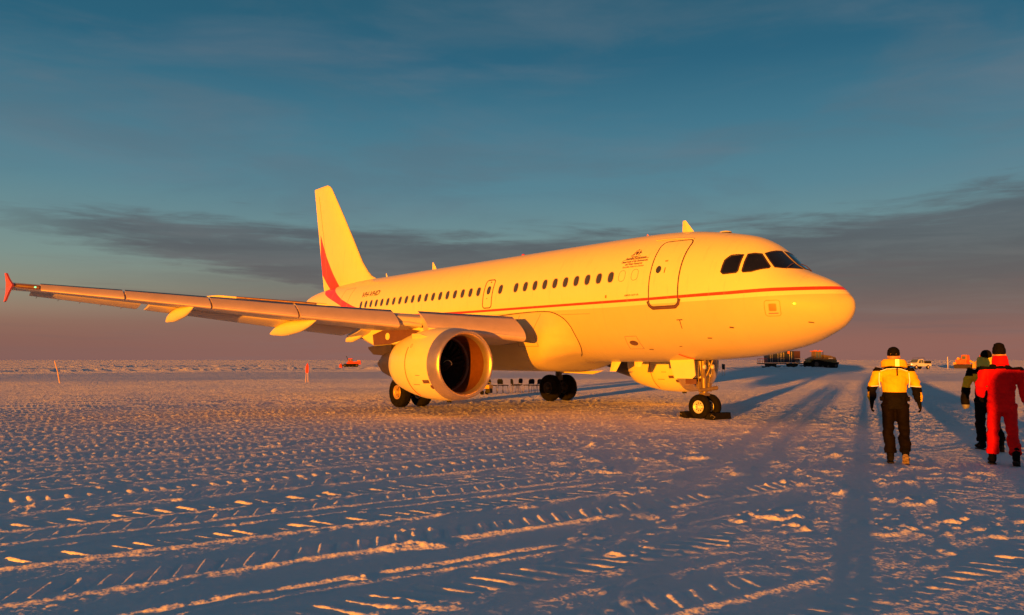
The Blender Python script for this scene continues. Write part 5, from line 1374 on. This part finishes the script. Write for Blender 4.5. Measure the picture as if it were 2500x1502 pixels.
for xx in (-2.6, 2.6):
    mb = MB(); mb.prism([(xx-1.0, -1.1, .9), (xx+1.0, -1.1, .9), (xx+.8, -1.1, .35), (xx-.8, -1.1, .35)], (0, 0, 0), (0, 2.2, 0)); mb.build('bolster', DARK, CS)
    for s in (-1, 1): mb = MB(); mb.prism([(xx-1.6, s*1.0, .05), (xx+1.5, s*1.0, .05), (xx+1.95, s*1.0, .42), (xx+1.3, s*1.0, .34), (xx-1.5, s*1.0, .34)], (0, 0, 0), (0, s*.35, 0)); mb.build('ski', DARK, CS)
def rail(xa, xb, m, y0=1.28):
    for s in (-1, 1):
        mb = MB(True)
        for z in (1.55, 2.15): mb.tube([(xa, s*y0, z), (xb, s*y0, z)], .05, 6)
        mb.tube([((xa+xb)/2, s*y0, 1.1), ((xa+xb)/2, s*y0, 2.15)], .05, 6); mb.tube([(xb, s*y0, 1.1), (xb, s*y0, 2.15)], .04, 6)
        mb.build('handrail', m, CS)
rail(2.7, 4.9, mat('pale_rail_paint', (.70, .68, .66), .5)); rail(-4.0, -5.15, REDV)
MB(True).tube([(5.3, 0, .5), (8.6, 0, .45)], .09, 6).build('tow_bar', DARK, CS)
bevel(MB().box((1.2, -1.36, 3.55), (.5, .16, .55)).build('amber_side_box', AMB, CS), .03)  # small amber box high on the container side

# --- white pickup facing the camera, three quarter view
x, y = 62.6, -136.8
toCam = math.atan2(CAM.y-y, CAM.x-x)
PK = thing('pickup_truck', 'white pickup with roof rack and lit headlamps parked beyond the walking men', 'pickup truck', (x, y, tz(x, y)), toCam-.62)
PK.scale = (1.1, 1.1, 1.15)
mb = MB(); R = []
prof_ = [(-2.45, .55, .95), (-.35, .50, .98), (.9, .50, 1.02), (1.6, .50, 1.05), (2.3, .52, .98), (2.5, .55, .80)]
for a, z0, z1 in prof_: R.append([(a, -.84, z0), (a, .84, z0), (a, .88, (z0+z1)/2), (a, .80, z1), (a, -.80, z1), (a, -.88, (z0+z1)/2)])
body = bevel(mb.rings(R, (True, True), False).build('body', WHV, PK), .04)
mb = MB(); A = [(-.65, .98), (1.15, 1.02), (.55, 1.62), (-.35, 1.68), (-.6, 1.62)]
R = [[(a, -.78+.10*(b > 1.3), b) for a, b in A], [(a, .78-.10*(b > 1.3), b) for a, b in A]]
cabp = bevel(mb.rings(R, (True, True), False).build('cab', WHV, PK), .05)
mb = MB(); mb.prism([(1.10, -.68, 1.08), (1.10, .68, 1.08), (.60, .60, 1.57), (.60, -.60, 1.57)], (.03, 0, .02), (.02, 0, .02)); mb.build('windscreen', VGLASS, cabp)
for s in (-1, 1):
    mb = MB(); mb.prism([(.85, s*.79, 1.08), (.15, s*.79, 1.06), (.15, s*.70, 1.56), (.45, s*.70, 1.56)], (0, 0, 0), (0, s*.02, 0)); mb.build('side_window', VGLASS, cabp)
    mb = MB(); mb.prism([(.05, s*.79, 1.06), (-.5, s*.79, 1.06), (-.45, s*.70, 1.56), (.05, s*.70, 1.56)], (0, 0, 0), (0, s*.02, 0)); mb.build('side_window', VGLASS, cabp)
    MB(True).lathe([(0, .13), (.04, .11), (.05, .01)], (2.48, s*.62, .80), 'x', 12).build('headlight', mat('lit_headlamp', (.8, .6, .3), .2, emit=((1, .62, .18), 1.2)), body)
    MB().box((.85, s*.98, 1.12), (.10, .18, .16)).build('wing_mirror', DARK, cabp)
    for a in (1.55, -1.6):
        MB(True).lathe([(-.11, .10), (-.11, .36), (.11, .36), (.11, .10)], (a, s*.76, .36), 'y', 18, (True, True)).build('tyre', BLACK, body)
        MB(True).lathe([(s*.115, .01), (s*.12, .15), (s*.115, .21)], (a, s*.76, .36), 'y', 14).build('rim', RIM, body)
MB().box((2.52, 0, .82), (.06, .95, .16)).build('grille', DARK, body)
bevel(MB().box((2.62, 0, .55), (.18, 1.75, .22)).build('bull_bar', DARK, body), .04)
mb = MB(True)
for s in (-.6, .6): mb.tube([(.45, s, 1.66), (.42, s, 1.86), (-.9, s, 1.90), (-1.15, s, 1.60), (-1.2, s, 1.0)], .03, 6)
for a in (.42, -.2, -.9): mb.tube([(a, -.6, 1.87), (a, .6, 1.87)], .025, 6)
mb.build('roof_rack', CHROME, PK)
bevel(MB().box((-1.65, 0, 1.16), (1.5, 1.7, .42)).build('tray_load', DARK, PK), .04)

# --- orange plant: two machines close together
def loader(label, x, y, ang, first):
    T = thing('tracked_loader', label, 'machine', (x, y, tz(x, y)), ang, 'orange machines parked on the far snow bank')
    for s in (-1, 1): track_unit(T, 3.6, .9, .5, s*.95, DULL if first else BLACK, slant=.1)
    OR = mat('orange_machine_paint', (.62, .13, .03), .5, 0, .2, 1.2)
    bevel(MB().box((-.5, 0, 1.35), (2.2, 1.6, .9)).build('engine_housing', OR, T), .06)
    cb = bevel(MB().box((.15 if first else -.4, -.1, 2.25), (1.2, 1.3, 1.15), taper=(.9, .9)).build('cab', OR, T), .05)
    for s in (-1, 1): MB().box(((.15 if first else -.4), s*.62-.1, 2.25), (.75, .04, .6)).build('side_window', VGLASS, cb)
    mb = MB(); mb.box((1.5, .0, 1.35), (1.2, .35, .35), Matrix.Rotation(.5, 4, 'Y')); mb.build('lift_arm', YEL, T)
    mb = MB(); mb.prism([(2.0, -1.2, .15), (2.6, -1.2, .1), (2.5, -1.2, 1.0), (2.1, -1.2, 1.0)], (0, 0, 0), (0, 2.4, 0)); mb.build('blade', YEL, T)
    bevel(MB().box((-1.7, 0, 1.05), (.6, 1.8, .5)).build('counterweight', YEL, T), .05)
    MB(True).lathe([(-.4, .28), (.4, .28)], (-1.2, 0, 2.05), 'y', 14, (True, True)).build('fuel_drum', YEL, T)
    return T
tc_ = math.atan2(CAM.y+157, CAM.x-62)
loader('orange tracked machine with square cab beside the pale stake', 62.6, -157.4, tc_+1.1, True)
loader('low orange machine at the right of the pair, behind the walking people', 60.4, -160.3, tc_-.9, False)

# --- red snow groomer on the left, under the wing
x, y = 141.0, -58.5
hd = math.atan2(.782, .623)+.15
G = thing('snow_groomer', 'red snow groomer with front blade pushing snow beyond the red marker', 'snow vehicle', (x, y, tz(x, y)+.38), hd)
G.scale = (.66, .66, .66)
for s in (-1, 1): track_unit(G, 4.6, 1.0, .9, s*.95, BLACK, slant=.05)
mb = MB(); mb.prism([(-3.0, -1.1, .75), (1.2, -1.1, .75), (1.3, -1.1, 1.5), (-.3, -1.1, 1.6), (-3.0, -1.1, 1.75)], (0, 0, 0), (0, 2.2, 0)); bevel(mb.build('chassis_body', REDV, G), .06)
mb = MB(); mb.box((.15, 0, 2.1), (1.5, 1.6, 1.1), taper=(.85, .9)); gc = bevel(mb.build('cab', REDV, G), .06)
for s in (-1, 1):
    for a in (-.2, .5): MB().box((a, s*.76, 2.15), (.5, .06, .6)).build('side_window', VGLASS, gc)
MB().box((.86, 0, 2.15), (.06, 1.2, .65)).build('windscreen', VGLASS, gc)
MB(True).tube([(.75, -.6, 1.7), (1.5, -.75, 3.35)], .12, 6).build('snorkel', DARK, G)
mb = MB(); mb.prism([(2.6, -1.9, -.25), (3.4, -1.9, -.35), (3.55, -1.9, .3), (3.2, -1.9, 1.0), (2.9, -1.9, 1.05)], (0, 0, 0), (0, 3.8, 0)); mb.build('snow_blade', REDV, G)
mb = MB(); mb.box((2.1, .5, .5), (1.6, .2, .25)); mb.box((2.1, -.5, .5), (1.6, .2, .25)); mb.build('push_arm', DARK, G)
bevel(MB().box((-2.4, 0, 1.9), (1.0, 1.8, .35)).build('rear_rack', AMB, G), .05)

# --- tracked carrier behind the camera: its broad shadow falls past the walking people
sx, sy = -5.05-.469*21.5, 5.2+.883*21.5
C_ = thing('tracked_carrier', 'orange tracked carrier standing out of view behind the photographer', 'snow vehicle', (sx-.883*1.17-.469*2.6, sy-.469*1.17+.883*2.6, 0), math.atan2(-.883, .469))
for s in (-1, 1): track_unit(C_, 4.4, .9, .55, s*.85, BLACK)
mb = MB(); A = [(-2.3, .8), (2.3, .8), (2.45, 1.3), (1.3, 1.45), (.9, 2.15), (-2.2, 2.2)]
mb.prism([(a, -1.1, b) for a, b in A], (0, 0, 0), (0, 2.2, 0)); cbb = bevel(mb.build('hull', mat('orange_machine_paint', (.62, .13, .03)), C_), .22, 4)
for s in (-1, 1):
    for a in (-1.4, -.3): MB().box((a, s*1.11, 1.75), (.7, .03, .4)).build('side_window', VGLASS, cbb)
